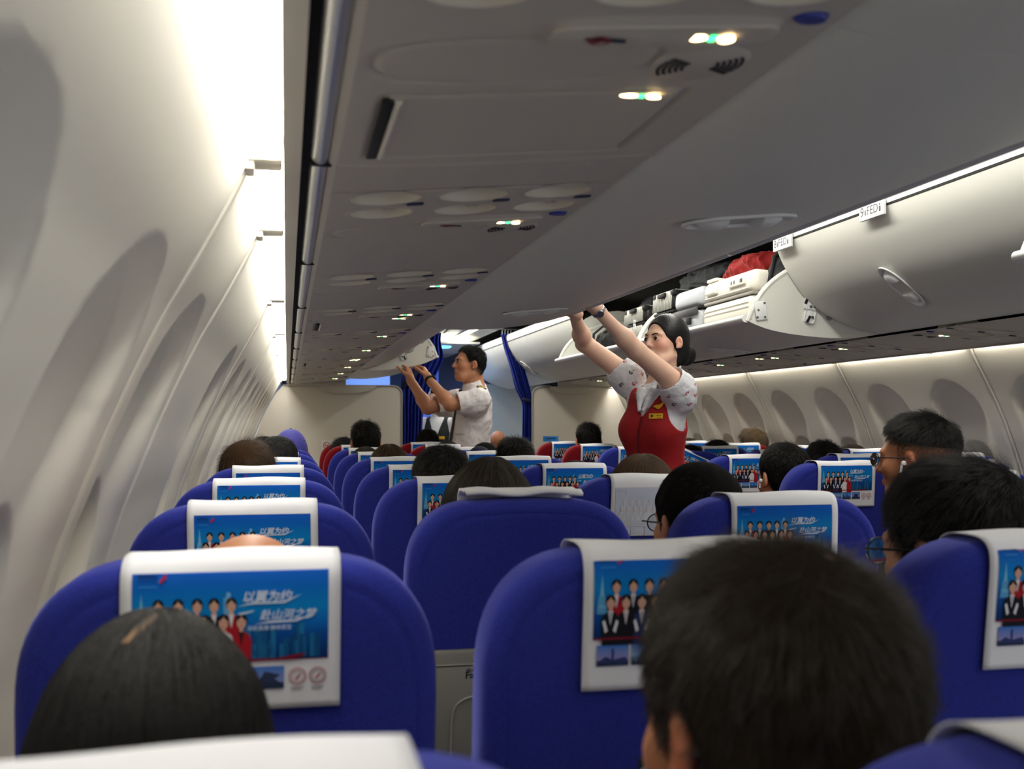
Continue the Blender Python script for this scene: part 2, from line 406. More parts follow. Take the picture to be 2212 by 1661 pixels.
# ------------------------------------------------------------------ passenger service units
GLOW = mat('lit sign', (1, .8, .5), .4, emit=(1.0, .72, .36), es=7)
GREEN = mat('green sign lamp', (0, .6, .2), .4, emit=(.05, .8, .25), es=3)
RED = mat('red symbol', srgb(140, 30, 35), .5); NAVY = mat('navy symbol', srgb(35, 40, 70), .5); BLUEB = mat('blue call button', srgb(25, 40, 140), .35)
SIGNM = mat('sign strip plastic', srgb(150, 146, 142), .3, spec=.5)
PSX0, PSX1 = 1.396, .972
def pz(d): return 1.605+(PSX0-d)*.0877
def psu(y0, y1, lamp, big, s, label, group):
    """service panel; built for the left side, mirrored for the right"""
    t = thing('passenger_service_unit', label, 'service unit', (0, lamp, 0), group=group)
    if s > 0: t.scale = (-1, 1, 1); t.location.z = -.006
    h = .0048; xs = np.linspace(-PSX0, -PSX1, int((PSX0-PSX1)/h)+1); ys = np.linspace(y0-lamp+.0006, y1-lamp-.0006, int((y1-y0)/h)+1)
    X, Y = np.meshgrid(xs, ys, indexing='ij'); Z = np.zeros_like(X)
    arcy = -.012*((X+1.19)/.21)**2          # seams bow towards the rear at both ends
    def bowl(cx, cy, rx, ry, dep, tilt=0):
        q = ((X-cx)/rx)**2+((Y-cy)/ry)**2; return dep*np.sqrt(np.clip(1-q, 0, 1))
    hole = np.zeros(X.shape, bool)
    for k, cx in enumerate((-1.314, -1.179, -1.047)):
        hole |= ((X-cx)/.0525)**2+((Y+.215)/.0435)**2 < 1; hole |= ((X-cx-.004)/.0505)**2+((Y+.105)/.0425)**2 < 1
    q = 1-((np.abs(X+1.128)/.112)**4+(np.abs(Y+.005)/.034)**4)**.25; Z += -.005*sstep(q*6)     # raised sign strip
    q = ((np.abs(X+1.245)/.137)**2.6+(np.abs(Y-.075)/.062)**2.6)**(1/2.6); Z += .0045*np.exp(-((q-1)/.035)**2)
    if big:
        q = np.maximum(np.abs(X+1.198)/.162, np.abs(Y-.305+.1*(X+1.198)**2)/.128); Z += .005*np.exp(-((q-1)/.025)**2)
        Z += -.0028*np.exp(-((Y-.485+arcy*-1.5)/.006)**2)
    Z += .003*np.exp(-((Y-(y0-lamp)-.012+arcy)/.005)**2)
    V = np.stack([X, Y, 1.605+(X+PSX0)*.0877+Z], -1); a, b = X.shape; i = np.arange(a-1)[:, None]*b+np.arange(b-1)[None]
    F = np.stack([i, i+1, i+b+1, i+b], -1).reshape(-1, 4)
    F = F[~hole.ravel()[F].any(1)]
    arr_obj('panel', V.reshape(-1, 3), F, [M_PANEL], t)
    zz = lambda x: 1.605+(x+PSX0)*.0877
    tilt = Matrix.Rotation(-math.atan(.0877), 3, 'Y')
    for cx in (-1.314, -1.179, -1.047):
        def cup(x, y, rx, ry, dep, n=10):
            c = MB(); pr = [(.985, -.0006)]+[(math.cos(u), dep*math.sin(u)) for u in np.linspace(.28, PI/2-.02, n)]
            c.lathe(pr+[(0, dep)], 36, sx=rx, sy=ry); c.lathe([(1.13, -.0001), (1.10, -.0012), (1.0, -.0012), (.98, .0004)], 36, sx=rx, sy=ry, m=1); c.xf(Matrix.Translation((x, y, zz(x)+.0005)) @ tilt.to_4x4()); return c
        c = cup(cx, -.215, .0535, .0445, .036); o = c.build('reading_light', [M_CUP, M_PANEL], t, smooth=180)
        MB().lathe([(.0, -.004), (.014, -.004), (.019, 0), (.021, .006)], 20).xf(Matrix.Translation((cx+.022, -.205, zz(cx)+.024)) @ Matrix.Rotation(.5, 4, 'Y')).build('lamp_lens', [M_GREY], o)
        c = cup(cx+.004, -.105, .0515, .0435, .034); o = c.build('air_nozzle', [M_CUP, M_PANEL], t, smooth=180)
        nz = MB().lathe([(0, -.012), (.006, -.013), (.008, -.009), (.016, -.008), (.021, .0), (.022, .010)], 20)
        nz.xf(Matrix.Translation((cx+.012, -.100, zz(cx)+.020)) @ Matrix.Rotation(.35, 4, 'Y')); nz.build('nozzle', [M_PANEL], o)
        bt = MB().box((cx+.050, -.172, zz(cx+.05)-.0012), (.026, .014, .003), .0012, rot=tilt); bt.build('light_button', [NAVY], t)
    # lit seat belt and no smoking symbols
    sg = MB(); q = [(.106*(abs(math.cos(a))**.28)*math.copysign(1, math.cos(a)), .025*(abs(math.sin(a))**.6)*math.copysign(1, math.sin(a))) for a in np.linspace(0, 2*PI, 40, endpoint=False)]
    sg.grid([[(x*k, y*k, z) for x, y in q] for k, z in ((1, .003), (1, 0), (.97, -.0012))], cv=True); sg.f.append(tuple(range(80, 120))); sg.m.append(0); sg.xf(Matrix.Translation((-1.128, -.005, zz(-1.128)-.0062)) @ tilt.to_4x4()); st = sg.build('sign_strip', [M_PANEL], t)
    g = MB(); zc = zz(-1.084)-.0082
    for cx, wd in ((-1.098, .018), (-1.070, .015)):
        g.lathe([(0, -.0008), (.5, -.0008), (.5, .0008)], 16, sx=wd, sy=.017).xf(Matrix.Translation((cx, -.005, zc)), len(g.v)-48)
    g.build('seat_belt_sign', [GLOW], st)
    MB().box((-1.0835, -.005, zc), (.006, .012, .0016)).build('indicator_lamp', [GREEN], st)
    ns = MB(); zn = zz(-1.19)-.0080
    ns.box((-1.189, -.005, zn), (.048, .006, .001)); ns.add([(-1.189+.0105*math.cos(a)*r, -.005+.0105*math.sin(a)*r, zn-.0012) for r in (1, .72) for a in np.linspace(0, 2*PI, 20, endpoint=False)], [(i, (i+1) % 20, 20+(i+1) % 20, 20+i) for i in range(20)], 1)
    ns.box((-1.189, -.005, zn-.0013), (.003, .019, .0006), rot=Matrix.Rotation(.8, 3, 'Z'), m=1)
    ns.build('no_smoking_sign', [NAVY, RED], st)
    if big:
        MB().box((-1.356, .305, zz(-1.356)-.001), (.013, .236, .006), .002, rot=tilt).build('vent_slot', [M_BLACK], t)
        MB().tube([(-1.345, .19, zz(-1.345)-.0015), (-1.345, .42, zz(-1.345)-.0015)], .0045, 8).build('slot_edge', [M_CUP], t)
        g = MB(); zc = zz(-1.084)-.002
        for cx, wd in ((-1.098, .020), (-1.070, .016)): g.lathe([(0, -.0008), (.5, -.0008), (.5, .0008)], 16, sx=wd, sy=.010).xf(Matrix.Translation((cx, .19, zc)), len(g.v)-48)
        g.box((-1.0835, .19, zc), (.006, .008, .0014), m=1); g.build('exit_row_sign', [GLOW, GREEN], t)
    # speaker grille: rings of dark slots
    gr = MB(); cx, cy = -1.058, .088
    gr.lathe([(0, -.003), (.046, -.003), (.050, 0), (.050, .004)], 32, m=0).xf(tilt.to_4x4()).xf(Matrix.Translation((cx, cy, zz(cx))))
    for r in (.018, .024, .030, .036, .042):
        for q in (0, PI):
            for a in np.arange(-.55, .56, .22):
                an = q+a; n0 = len(gr.v); gr.box((0, 0, 0), (.003, r*.16, .0012), m=1)
                gr.xf(Matrix.Translation((cx, cy, zz(cx)-.0034)) @ tilt.to_4x4() @ Matrix.Rotation(an, 4, 'Z') @ Matrix.Translation((r, 0, 0)), n0)
    gr.build('speaker_grille', [M_PANEL, M_BLACK], t)
    MB().lathe([(0, -.004), (.014, -.004), (.017, 0), (.017, .002)], 20, sy=.7).xf(Matrix.Translation((-1.003, -.035, zz(-1.003)))).build('call_button', [BLUEB], t)
    return t
LAMPS_L = [-.02, .893, 1.798, 2.682, 3.429, 4.319, 5.19, 5.943, 6.818, 7.73, 8.636]; BIG_L = (.893, 3.429, 5.943)
for i, y in enumerate(LAMPS_L):
    e = LAMPS_L[i+1]-.275 if i+1 < len(LAMPS_L) else 9.36
    psu(y-.275, e, y, y in BIG_L, -1, 'grey service panel with reading lights over the left seats, %s from the camera' % ORD[i], 'left service panels')
LAMPS_R = [1.5, 2.33, 3.0, 3.76, 4.54, 5.25, 5.98, 6.75, 7.62, 8.5]
for i, y in enumerate(LAMPS_R):
    e = LAMPS_R[i+1]-.275 if i+1 < len(LAMPS_R) else 9.4
    psu(y-.275, e, y, y in (2.33, 5.25), 1, 'grey service panel with reading lights over the right seats, %s from the camera' % ORD[i], 'right service panels')

# ------------------------------------------------------------------ overhead bins
OPEN = [(.966, 1.645), (.90, 1.634), (.83, 1.627), (.74, 1.6265), (.65, 1.632), (.56, 1.641), (.474, 1.656), (.41, 1.676), (.381, 1.690)]
CLOSED = [(.966, 1.645), (.90, 1.658), (.83, 1.677), (.753, 1.705), (.70, 1.732), (.66, 1.760), (.62, 1.80), (.588, 1.840), (.545, 1.905)]
CTOP = [(.534, 1.922), (.515, 1.96), (.506, 1.99), (.502, 2.008)]
OPEN_L = [(.966, 1.645), (.90, 1.634), (.83, 1.629), (.74, 1.631), (.65, 1.639), (.56, 1.651), (.474, 1.668), (.42, 1.684), (.395, 1.694)]
def lerp2(a, b, t): return [(p[0]+(q[0]-p[0])*t, p[1]+(q[1]-p[1])*t) for p, q in zip(a, b)]
def smooth_prof(p, n=40):
    p = np.array(p); d = np.r_[0, np.cumsum(np.hypot(*np.diff(p, axis=0).T))]; t = np.linspace(0, d[-1], n)
    x = np.interp(t, d, p[:, 0]); z = np.interp(t, d, p[:, 1])
    for _ in range(8): x[1:-1] = (x[:-2]+2*x[1:-1]+x[2:])/4; z[1:-1] = (z[:-2]+2*z[1:-1]+z[2:])/4
    return [tuple(q) for q in np.stack([x, z], 1)]
def latch_on(t, prof, d0, y, s):
    """recessed oval latch with two paddles, long side down the bin face"""
    k = min(range(len(prof)), key=lambda i: abs(prof[i][0]-d0)); a = Vector((prof[k][0], 0, prof[k][1]))
    p, q = prof[max(k-3, 0)], prof[min(k+3, len(prof)-1)]; tx = Vector((p[0]-q[0], 0, p[1]-q[1])).normalized()
    n = Vector((tx.z, 0, -tx.x));
    if n.z > 0: n = -n
    M = Matrix((tx, Vector((0, 1, 0)), -n)).transposed().to_4x4(); M.translation = a
    def place(mb): mb.xf(M); mb.xf(Matrix.Scale(-1, 4, (1, 0, 0)) if s < 0 else Matrix()); mb.xf(Matrix.Translation((0, y, 0))); return mb
    c = MB(); rings = []
    for sc, dz in ((1.0, .001), (1.0, -.004), (.93, -.005), (.88, -.001), (.85, .004), (.4, .006)):
        rings.append([(.108*sc*(abs(math.cos(u))**.75)*math.copysign(1, math.cos(u)), .048*sc*math.sin(u), dz) for u in np.linspace(0, 2*PI, 36, endpoint=False)])
    c.grid(rings, cv=True); c.f.append(tuple(range(len(c.v)-36, len(c.v)))); c.m.append(0)
    o = place(c).build('latch', [M_BINLIP], t)
    for q in (-1, 1):
        pd = MB().lathe([(0, -.019), (.5, -.017), (.85, -.010), (1, .002)], 24, sx=.042, sy=.038); pd.xf(Matrix.Translation((q*.042, 0, .004)))
        for i, v in enumerate(pd.v):
            if (v[0]-q*.042)*q < -.010: pd.v[i] = (q*.042-q*.010, v[1], v[2])
        place(pd).build('paddle', [M_BINLIP], o)
def arc_end(t):
    """outline of an end cheek above the bucket floor, from the lip back to the hinge"""
    op = [(.392, 1.712), (.41, 1.774), (.45, 1.83), (.524, 1.887), (.62, 1.935), (.75, 1.97), (.92, 1.985), (1.04, 1.96)]
    cl = [(.545, 1.925), (.55, 1.96), (.58, 2.0), (.64, 2.03), (.72, 2.05), (.82, 2.06), (.92, 2.05), (1.04, 2.0)]
    return lerp2(op, cl, t)
def overhead_bin(y0, y1, s, t, label, group, lab=None, lab_y=None, latch_y=None, hinges=False):
    """t = 0 lowered and open, t = 1 shut"""
    shut = t > .9
    prof = smooth_prof(lerp2(OPEN if s > 0 else OPEN_L, CLOSED, t)+(CTOP if shut else []), 44)
    L = y1-y0-.002; th = thing('overhead_bin', label, 'overhead bin', (0, y0+.001, 0), group=group)
    X = lambda P: [(s*d, z) for d, z in P]
    lip = prof[-1]
    inner = [(p[0]+.004, p[1]+.022) for p in prof[:-2]]
    inner = [q for q in inner if q[1] > 0]
    back = [(.99, 1.69), (1.06, 1.75), (1.085, 1.85), (1.09, 1.95), (1.105, 1.95), (1.10, 1.84), (1.075, 1.74), (1.0, 1.672)]
    body = MB(); poly = prof+inner[::-1]+back
    n = len(poly); body.grid([[(s*d, y, z) for d, z in poly] for y in (0, L)], cv=True)
    b0 = body.n-2*n; body.f += [tuple(b0+i for i in range(n)), tuple(b0+2*n-1-i for i in range(n))]; body.m += [0, 0]
    body.build('bucket', [M_BIN], th, smooth=50)
    tn = Vector((prof[-1][0]-prof[-3][0], prof[-1][1]-prof[-3][1])).normalized(); nn = Vector((tn.y, -tn.x))
    if shut:
        pts = [(lip[0]-.003, lip[1]+.002), (lip[0]-.009, lip[1]+.03), (lip[0]-.006, lip[1]+.058), (lip[0]+.006, lip[1]+.068), (lip[0]+.03, lip[1]+.06), (lip[0]+.03, lip[1]+.002)]
    else:
        c = (lip[0]+tn.x*.008, lip[1]+tn.y*.008+.008); rr = 1 if s > 0 else .55; c = (c[0], c[1]-.0165*(1-rr)); pts = [(c[0]+.0185*rr*math.cos(a), c[1]+.0165*rr*math.sin(a)) for a in np.linspace(0, 2*PI, 16, endpoint=False)]
    MB().extrude(X(pts), .004, L-.004).build('lip', [M_BINLIP], th)
    if shut:
        MB().extrude(X([(lip[0]-.0015, lip[1]-.004), (lip[0]-.0015, lip[1]+.003), (lip[0]+.02, lip[1]+.003), (lip[0]+.02, lip[1]-.004)]), 0, L).build('shadow_gap', [M_BLACK], th)
    if latch_y is not None: latch_on(th, prof, .675 if not shut else .665, latch_y-y0, s)
    # end cheeks
    top = arc_end(t)
    for e, ye in (('near', .001), ('far', L-.013)):
        ch = MB(); pl = [(p[0]+.002, p[1]+.012) for p in prof[:-1] if p[0] < 1.0]+top
        ch.extrude(X(pl), ye, ye+.012)
        # rolled rim
        if not shut: ch.tube([(s*d, ye+.006, z) for d, z in smooth_prof([lip]+top[1:], 24)], .011, 8)
        o = ch.build('end_panel', [M_BIN], th, smooth=35)
        if hinges and e == 'near':
            bx = lerp2([(.435, 1.735)], [(.60, 1.93)], t)[0]; hx = lerp2([(.655, 1.742)], [(.70, 1.87)], t)[0]; kx = lerp2([(.742, 1.738)], [(.79, 1.86)], t)[0]
            pl1 = MB().box((s*bx[0], -.004, bx[1]), (.052, .008, .080), .006, rot=Matrix.Rotation(-s*.15, 3, 'Y'))
            for dx, dz in ((.015, .03), (-.012, .0), (.017, -.028), (-.016, -.03)): pl1.lathe([(0, -.009), (.005, -.0085), (.0055, -.004)], 10, c=(s*(bx[0]+dx), 0, bx[1]+dz), axis='y', m=1)
            pl1.build('hinge_plate', [M_BINLIP, M_STEEL], o)
            pl2 = MB().box((s*hx[0], -.005, hx[1]+.028), (.056, .010, .060), .008, rot=Matrix.Rotation(s*.2, 3, 'Y'))
            pl2.box((s*(hx[0]-.005), -.005, hx[1]-.028), (.044, .010, .058), .012, rot=Matrix.Rotation(s*.2, 3, 'Y'))
            for dx, dz in ((.014, .045), (.018, .012), (0, .012), (.006, -.032), (-.014, .05)): pl2.lathe([(0, -.013), (.006, -.0125), (.0065, -.005)], 10, c=(s*(hx[0]+dx), 0, hx[1]+dz), axis='y', m=1)
            pl2.box((s*(hx[0]-.018), -.011, hx[1]+.04), (.010, .004, .034), rot=Matrix.Rotation(s*.4, 3, 'Y'), m=2)
            pl2.box((s*(hx[0]-.012), -.011, hx[1]-.04), (.010, .004, .030), rot=Matrix.Rotation(s*.5, 3, 'Y'), m=2)
            pl2.build('hinge_plate', [M_BINLIP, M_STEEL, M_BLACK], o)
            dk = MB().lathe([(0, -.010), (.018, -.010), (.020, -.006), (.020, 0)], 20, c=(s*kx[0], 0, kx[1]), axis='y')
            for a in (PI/2+PI, PI/2-.9, PI/2+.9):
                px, pzz = kx[0]+.024*math.cos(a), kx[1]+.024*math.sin(a)
                dk.lathe([(0, -.008), (.014, -.008), (.015, 0)], 14, c=(s*px, 0, pzz), axis='y'); dk.lathe([(0, -.011), (.006, -.0105), (.006, -.006)], 10, c=(s*px, 0, pzz), axis='y', m=1)
            dk.tube([(s*kx[0], -.005, kx[1]+.02), (s*(kx[0]+.002), -.005, kx[1]+.10)], .004, 6, m=1)
            dk.tube([(s*(kx[0]+.04), -.004, kx[1]-.035), (s*(kx[0]+.075), -.004, kx[1]-.02), (s*(kx[0]+.10), -.004, kx[1]+.03)], .0035, 6, m=1)
            dk.build('pivot', [M_GREY, M_STEEL], o)
    if lab:
        yl = lab_y-y0; b = MB(); x = lip[0]-.012
        b.box((s*x, yl, lip[1]-.008), (.012, .155, .056), .003)
        o = b.build('row_label', [M_BINLIP], th)
        tx = MB(); V, F = text_fit(lab[0], -.066, -.046, -.012); tx.add(V, F); V, F = text_fit(lab[1:], -.024, .044, -.010); tx.add(V, F)
        tx.box((-.036, 0, 0), (.006, .018, .0004)); tx.box((.056, -.002, 0), (.010, .018, .0004)); tx.box((.056, .013, 0), (.006, .006, .0004))
        M = Matrix(((0, 0, -s*1.0, s*(x-.0066)), (-s*1.0, 0, 0, 0), (0, 1, 0, 0), (0, 0, 0, 1)))
        M = Matrix.Translation((0, yl, lip[1]-.011)) @ M
        tx.xf(M); tx.build('lettering', [M_DGREY], o, fix=False)
    return th
L_BINS = [(-.67, .886, 0, None), (.886, 2.444, 0, 1.755), (2.444, 4.0, 0, 3.34), (4.0, 5.72, 1, 4.86), (5.72, 7.44, 1, 6.58), (7.45, 9.0, .20, None), (9.0, 9.36, 1, None)]
LN = ['lowered grey overhead bin above the camera at the near end of the left row', 'lowered grey overhead bin on the left with its latch, over the nearest service panels',
      'lowered grey overhead bin that the woman in red is holding', 'shut overhead bin on the left just beyond the one the woman holds', 'shut overhead bin on the left just before the one the man pushes',
      'half lowered overhead bin that the man in the white shirt pushes up', 'short overhead bin at the far left by the divider panel']
for (a, b, t, ly), lb in zip(L_BINS, LN):
    o = overhead_bin(a, b, -1, t, lb, 'left overhead bins', latch_y=ly, hinges=.05 < t < .9)
    if t == 0:
        for f in (.40, .60): MB().box((-.384, (b-a)*f, 1.697), (.012, .15, .012), .004, rot=Matrix.Rotation(-.5, 3, 'Y')).build('row_label', [M_BINLIP], o)
R_BINS = [(.95, 2.395, 0, None, None, None), (2.48, 4.03, 1, '9FED', 3.27, 3.385), (4.035, 5.45, 0, None, None, 4.9), (5.455, 7.15, 0, None, None, 6.3), (7.155, 8.705, 1, None, None, 7.6), (8.71, 10.21, 1, None, None, 9.3), (10.215, 11.6, 1, None, None, None)]
RN = ['lowered right overhead bin with only its white lip tip at the frame edge', 'shut white overhead bin on the right marked rows 9 and 8', 'lowered right overhead bin with white suitcase and red cloth in it',
      'lowered right overhead bin holding black bags, behind the woman in red', 'shut right overhead bin just beyond the lowered ones', 'shut right overhead bin behind the right curtain', 'farthest shut right overhead bin beyond the curtain']
for (a, b, t, lab, lby, ly), lb in zip(R_BINS, RN):
    o = overhead_bin(a, b, 1, t, lb, 'right overhead bins', lab, lby, ly, hinges=t == 0)
    if lab == '9FED':      # second tag at the far end of the same bin
        x0 = .502-.012; bb = MB().box((x0, 4.03-2.48-.09, 2.000), (.012, .155, .056), .003); q = bb.build('row_label', [M_BINLIP], o)
        tx = MB(); V, F = text_fit('8', -.066, -.046, -.012); tx.add(V, F); V, F = text_fit('FED', -.024, .044, -.010); tx.add(V, F); tx.box((-.036, 0, 0), (.006, .018, .0004)); tx.box((.056, -.002, 0), (.010, .018, .0004))
        tx.xf(Matrix.Translation((0, 4.03-2.48-.09, 1.997)) @ Matrix(((0, 0, -1, x0-.0066), (-1, 0, 0, 0), (0, 1, 0, 0), (0, 0, 0, 1)))); tx.build('lettering', [M_DGREY], q, fix=False)
# black gap between bins and service panels
gp = MB()
for s in (-1, 1): gp.extrude([(s*.972, 1.650), (s*.958, 1.652), (s*.958, 1.68), (s*.99, 1.68)], -1.6, 9.4)
struct(gp.build('trim_4', [M_BLACK]), 'thin black gap between the bins and the service panels')
# ceiling wash lights above the bins
for s, nm in ((-1, 'left'), (1, 'right')):
    for k, (a, b) in enumerate(((-1.5, 1.2), (1.2, 3.9), (3.9, 6.6), (6.6, 9.3), (9.3, 12.0))):
        t = thing('ceiling_light', 'long ceiling light strip above the %s overhead bins, %s section from the camera' % (nm, ORD[k]), 'light', (0, a, 0), group='%s ceiling lights' % nm)
        MB().box((s*.27, (b-a)/2, 2.163), (.085, b-a-.02, .02), .004).build('housing', [M_BIN], t)
        d = MB(); d.grid([[(s*.305, y, 2.151), (s*.235, y, 2.151)] for y in (.03, b-a-.03)], flip=s < 0); d.build('diffuser', [M_CEIL if s > 0 else M_CEIL2], t, fix=False)
# ------------------------------------------------------------------ dividers, curtains and the forward cabin
def divider(x0, x1, y, label, round_right, cap_x):
    t = thing('cabin_divider', label, 'divider panel', (0, y, 0))
    p = MB(); r = .075; top = 1.595; o = []
    if round_right: o = [(x1, .02)]+[(x1-r+r*math.cos(a), top-r+r*math.sin(a)) for a in np.linspace(0, PI/2, 8)]+[(-1.492, top), (-1.556, 1.52), (-1.650, 1.34), (-1.738, 1.10), (-1.775, .9), (-1.775, .6), (-1.72, .25), (-1.64, .02)]
    else: o = [(x0, .02)]+[(x0+r-r*math.cos(a), top-r+r*math.sin(a)) for a in np.linspace(0, PI/2, 8)]+[(1.488, top), (1.545, 1.52), (1.642, 1.33), (1.735, 1.08), (1.77, .9), (1.77, .6), (1.72, .25), (1.63, .02)]
    p.extrude(o, 0, .03); p.build('panel', [M_DIV], t)
    e = MB(); pts = [(a, -.004, b) for a, b in o[:10]]
    e.tube(pts, .008, 8); e.build('edge_trim', [M_GREY], t)
    c = MB(); cx, w = cap_x, .235
    c.extrude([(cx+w*math.cos(a)*(1 if abs(math.cos(a)) < .98 else 1), 1.60-.068*abs(math.sin(a))**.8) for a in np.linspace(PI, 2*PI, 24)], -.016, .0)
    c.tube([(cx+w*math.cos(a), -.016, 1.60-.068*abs(math.sin(a))**.8) for a in np.linspace(PI, 2*PI, 24)], .006, 8); c.build('top_cap', [M_DIV], t)
    return t
dl = divider(-1.76, -.465, 9.40, 'beige divider panel at the left front with a no smoking notice', True, -.93)
dr = divider(.727, 1.76, 9.44, 'beige divider panel at the right front behind the woman in red', False, 1.13)
for q, nm in ((-1, 7), (1, 8)): struct(MB().box((q*1.205, 9.385, 1.645), (.50, .02, .11), .003).build('trim_%d' % nm, [M_PANEL]), 'grey end panel closing the %s row of service panels' % ('left' if q < 0 else 'right'))
pl = MB().box((-1.04, -.004, 1.075), (.245, .004, .085), .001); pc = pl.build('placard', [mat('placard white', srgb(215, 212, 208), .5)], dl)
pr = MB(); c0 = (-1.118, 1.075)
pr.add([(c0[0]+.030*r*math.cos(a), -.0068, c0[1]+.030*r*math.sin(a)) for r in (1, .8) for a in np.linspace(0, 2*PI, 28, endpoint=False)], [(i, (i+1) % 28, 28+(i+1) % 28, 28+i) for i in range(28)])
pr.box((c0[0], -.0068, c0[1]), (.054, .0005, .006), rot=Matrix.Rotation(.78, 3, 'Y')); pr.box((c0[0], -.0064, c0[1]-.002), (.034, .0005, .006), m=1); pr.box((c0[0]+.012, -.0064, c0[1]+.007), (.004, .0005, .010), m=1)
for k, (l, zz) in enumerate(((.10, .018), (.10, .002), (.08, -.016))): pr.box((-1.07+l/2, -.0066, 1.075+zz), (l, .0005, .006), m=2)
pr.build('no_smoking_symbol', [RED, NAVY, M_GREY], pc)

M_CURT = mat('royal blue curtain', srgb(10, 34, 135), .8, bump=.25, bscale=300, var=.15, vscale=20)
M_CURTD = mat('navy curtain strap', srgb(14, 18, 52), .8)
def curtain(rows, y, label, strap, hooks):
    t = thing('curtain', label, 'curtain', (0, y, 0), group='aisle curtains')
    zs = [r[0] for r in rows]; n = 60; m = 56; Z = np.linspace(zs[0], zs[-1], m); P = np.zeros((m, n, 3))
    L = np.interp(-Z, [-z for z in zs], [r[1] for r in rows]); R = np.interp(-Z, [-z for z in zs], [r[2] for r in rows])
    for _ in range(3): L[1:-1] = (L[:-2]+2*L[1:-1]+L[2:])/4; R[1:-1] = (R[:-2]+2*R[1:-1]+R[2:])/4
    u = np.linspace(0, 1, n)
    for i in range(m):
        ph = 2*PI*(6.5*u+.25*math.sin(i*.18)); P[i, :, 0] = L[i]+(R[i]-L[i])*(u+.010*np.sin(ph*1.0+1)); P[i, :, 1] = .028*np.sin(ph)+.012*np.sin(2*PI*2.2*u+i*.07); P[i, :, 2] = Z[i]
    c = MB(); c.grid(P); o = c.build('cloth', [M_CURT], t, fix=False)
    md = o.modifiers.new('thick', 'SOLIDIFY'); md.thickness = .003
    s = MB(); (xa, za), (xb, zb), w = strap
    pts = [(xa+(xb-xa)*q, -.050+.02*(2*q-1)**2, za+(zb-za)*q) for q in np.linspace(0, 1, 9)]
    s.grid([[p, (p[0], p[1]-.004, p[2]-w)] for p in pts]); q = s.build('tie_strap', [M_CURTD], t, fix=False); q.modifiers.new('thick', 'SOLIDIFY').thickness = .004
    h = MB()
    for x in hooks: h.tube([(x, 0, zs[0]-.004), (x, 0, zs[0]+.028), (x+.006, 0, zs[0]+.036)], .0035, 6)
    h.build('hook', [M_BINLIP], t); return t
curtain([(2.08, -.308, -.105), (1.99, -.325, -.118), (1.93, -.345, -.10), (1.873, -.375, -.075), (1.80, -.41, -.10), (1.736, -.455, -.14), (1.592, -.462, -.203), (1.407, -.462, -.262), (1.12, -.462, -.276), (.25, -.47, -.26)],
        9.46, 'blue pleated curtain gathered at the left side of the aisle by a dark strap', ((-.462, 1.63), (-.30, 1.79), .075), np.linspace(-.28, -.13, 4))
curtain([(2.08, .45, .549), (1.93, .49, .592), (1.76, .545, .666), (1.54, .60, .732), (1.475, .655, .742), (1.10, .645, .742), (.3, .64, .75)],
        9.50, 'narrow blue curtain swept aside at the right of the aisle', ((.64, 1.50), (.745, 1.475), .03), np.linspace(.46, .54, 4))
rl = MB().tube([(-.45, 9.48, 2.122), (.62, 9.48, 2.122)], .006, 8); struct(rl.build('trim_5', [M_GREY]), 'thin curtain rail across the aisle ceiling')

M_GALB = mat('blue grey galley wall', srgb(120, 140, 185), .5); M_GALG = mat('pale grey closet wall', srgb(168, 168, 160), .5)
g = MB()
g.box((0, 13.2, 1.1), (3.5, .05, 2.3)); struct(g.build('wall_front', [M_GALB]), 'blue lit front wall of the forward cabin')
cl = thing('closet', 'grey closet wall with a red notice, seen right of the man in the white shirt', 'closet', (1.18, 12.2, 0))
MB().box((0, 0, .86), (1.2, .6, 1.70), .02).build('body', [M_GALG], cl)
MB().box((-.475, -.303, 1.46), (.075, .004, .10), .001).build('notice', [mat('red notice', srgb(130, 35, 35), .5)], cl)
MB().box((-.50, -.302, 1.25), (.14, .003, .24), .002).build('shelf_panel', [mat('pale closet panel', srgb(150, 152, 160), .5)], cl)
ga = thing('galley_unit', 'steel and blue galley column beyond the curtain', 'galley', (-.13, 12.6, 0))
MB().box((-.56, 0, 1.05), (.80, .5, 2.04), .01).build('cabinet', [M_GALB], ga)
MB().lathe([(.0, 1.0), (.06, 1.0), (.075, 1.05), (.075, 1.95), (.05, 2.0), (0, 2.0)], 20, c=(.06, -.1, 0)).build('steel_column', [mat('steel', srgb(190, 200, 205), .22, metal=.9)], ga)
MB().box((.30, 0, 1.05), (.22, .5, 2.04), .01).build('side_panel', [mat('blue galley panel', srgb(80, 105, 175), .5)], ga)
lt = thing('ceiling_dome_light', 'oval blue ceiling light beyond the left curtain', 'light', (.11, 11.1, 2.065))
MB().lathe([(0, -.012), (.085, -.010), (.10, .0), (.10, .012)], 28, sx=1.25).build('lens', [mat('blue lamp', (.1, .4, 1), .4, emit=(.10, .42, 1.0), es=3.0)], lt)
sf = MB().box((0, 11.9, 2.085), (.94, 2.4, .02)); struct(sf.build('trim_6', [M_BIN]), 'lower grey ceiling panel of the forward cabin')
area('forward_cabin_blue_fill', (-.35, 11.4, 2.0), (0, 0, 0), 1.2, 1.6, 30, (.42, .62, 1.0))  # added blue fill beside the dome light, tints the forward cabin

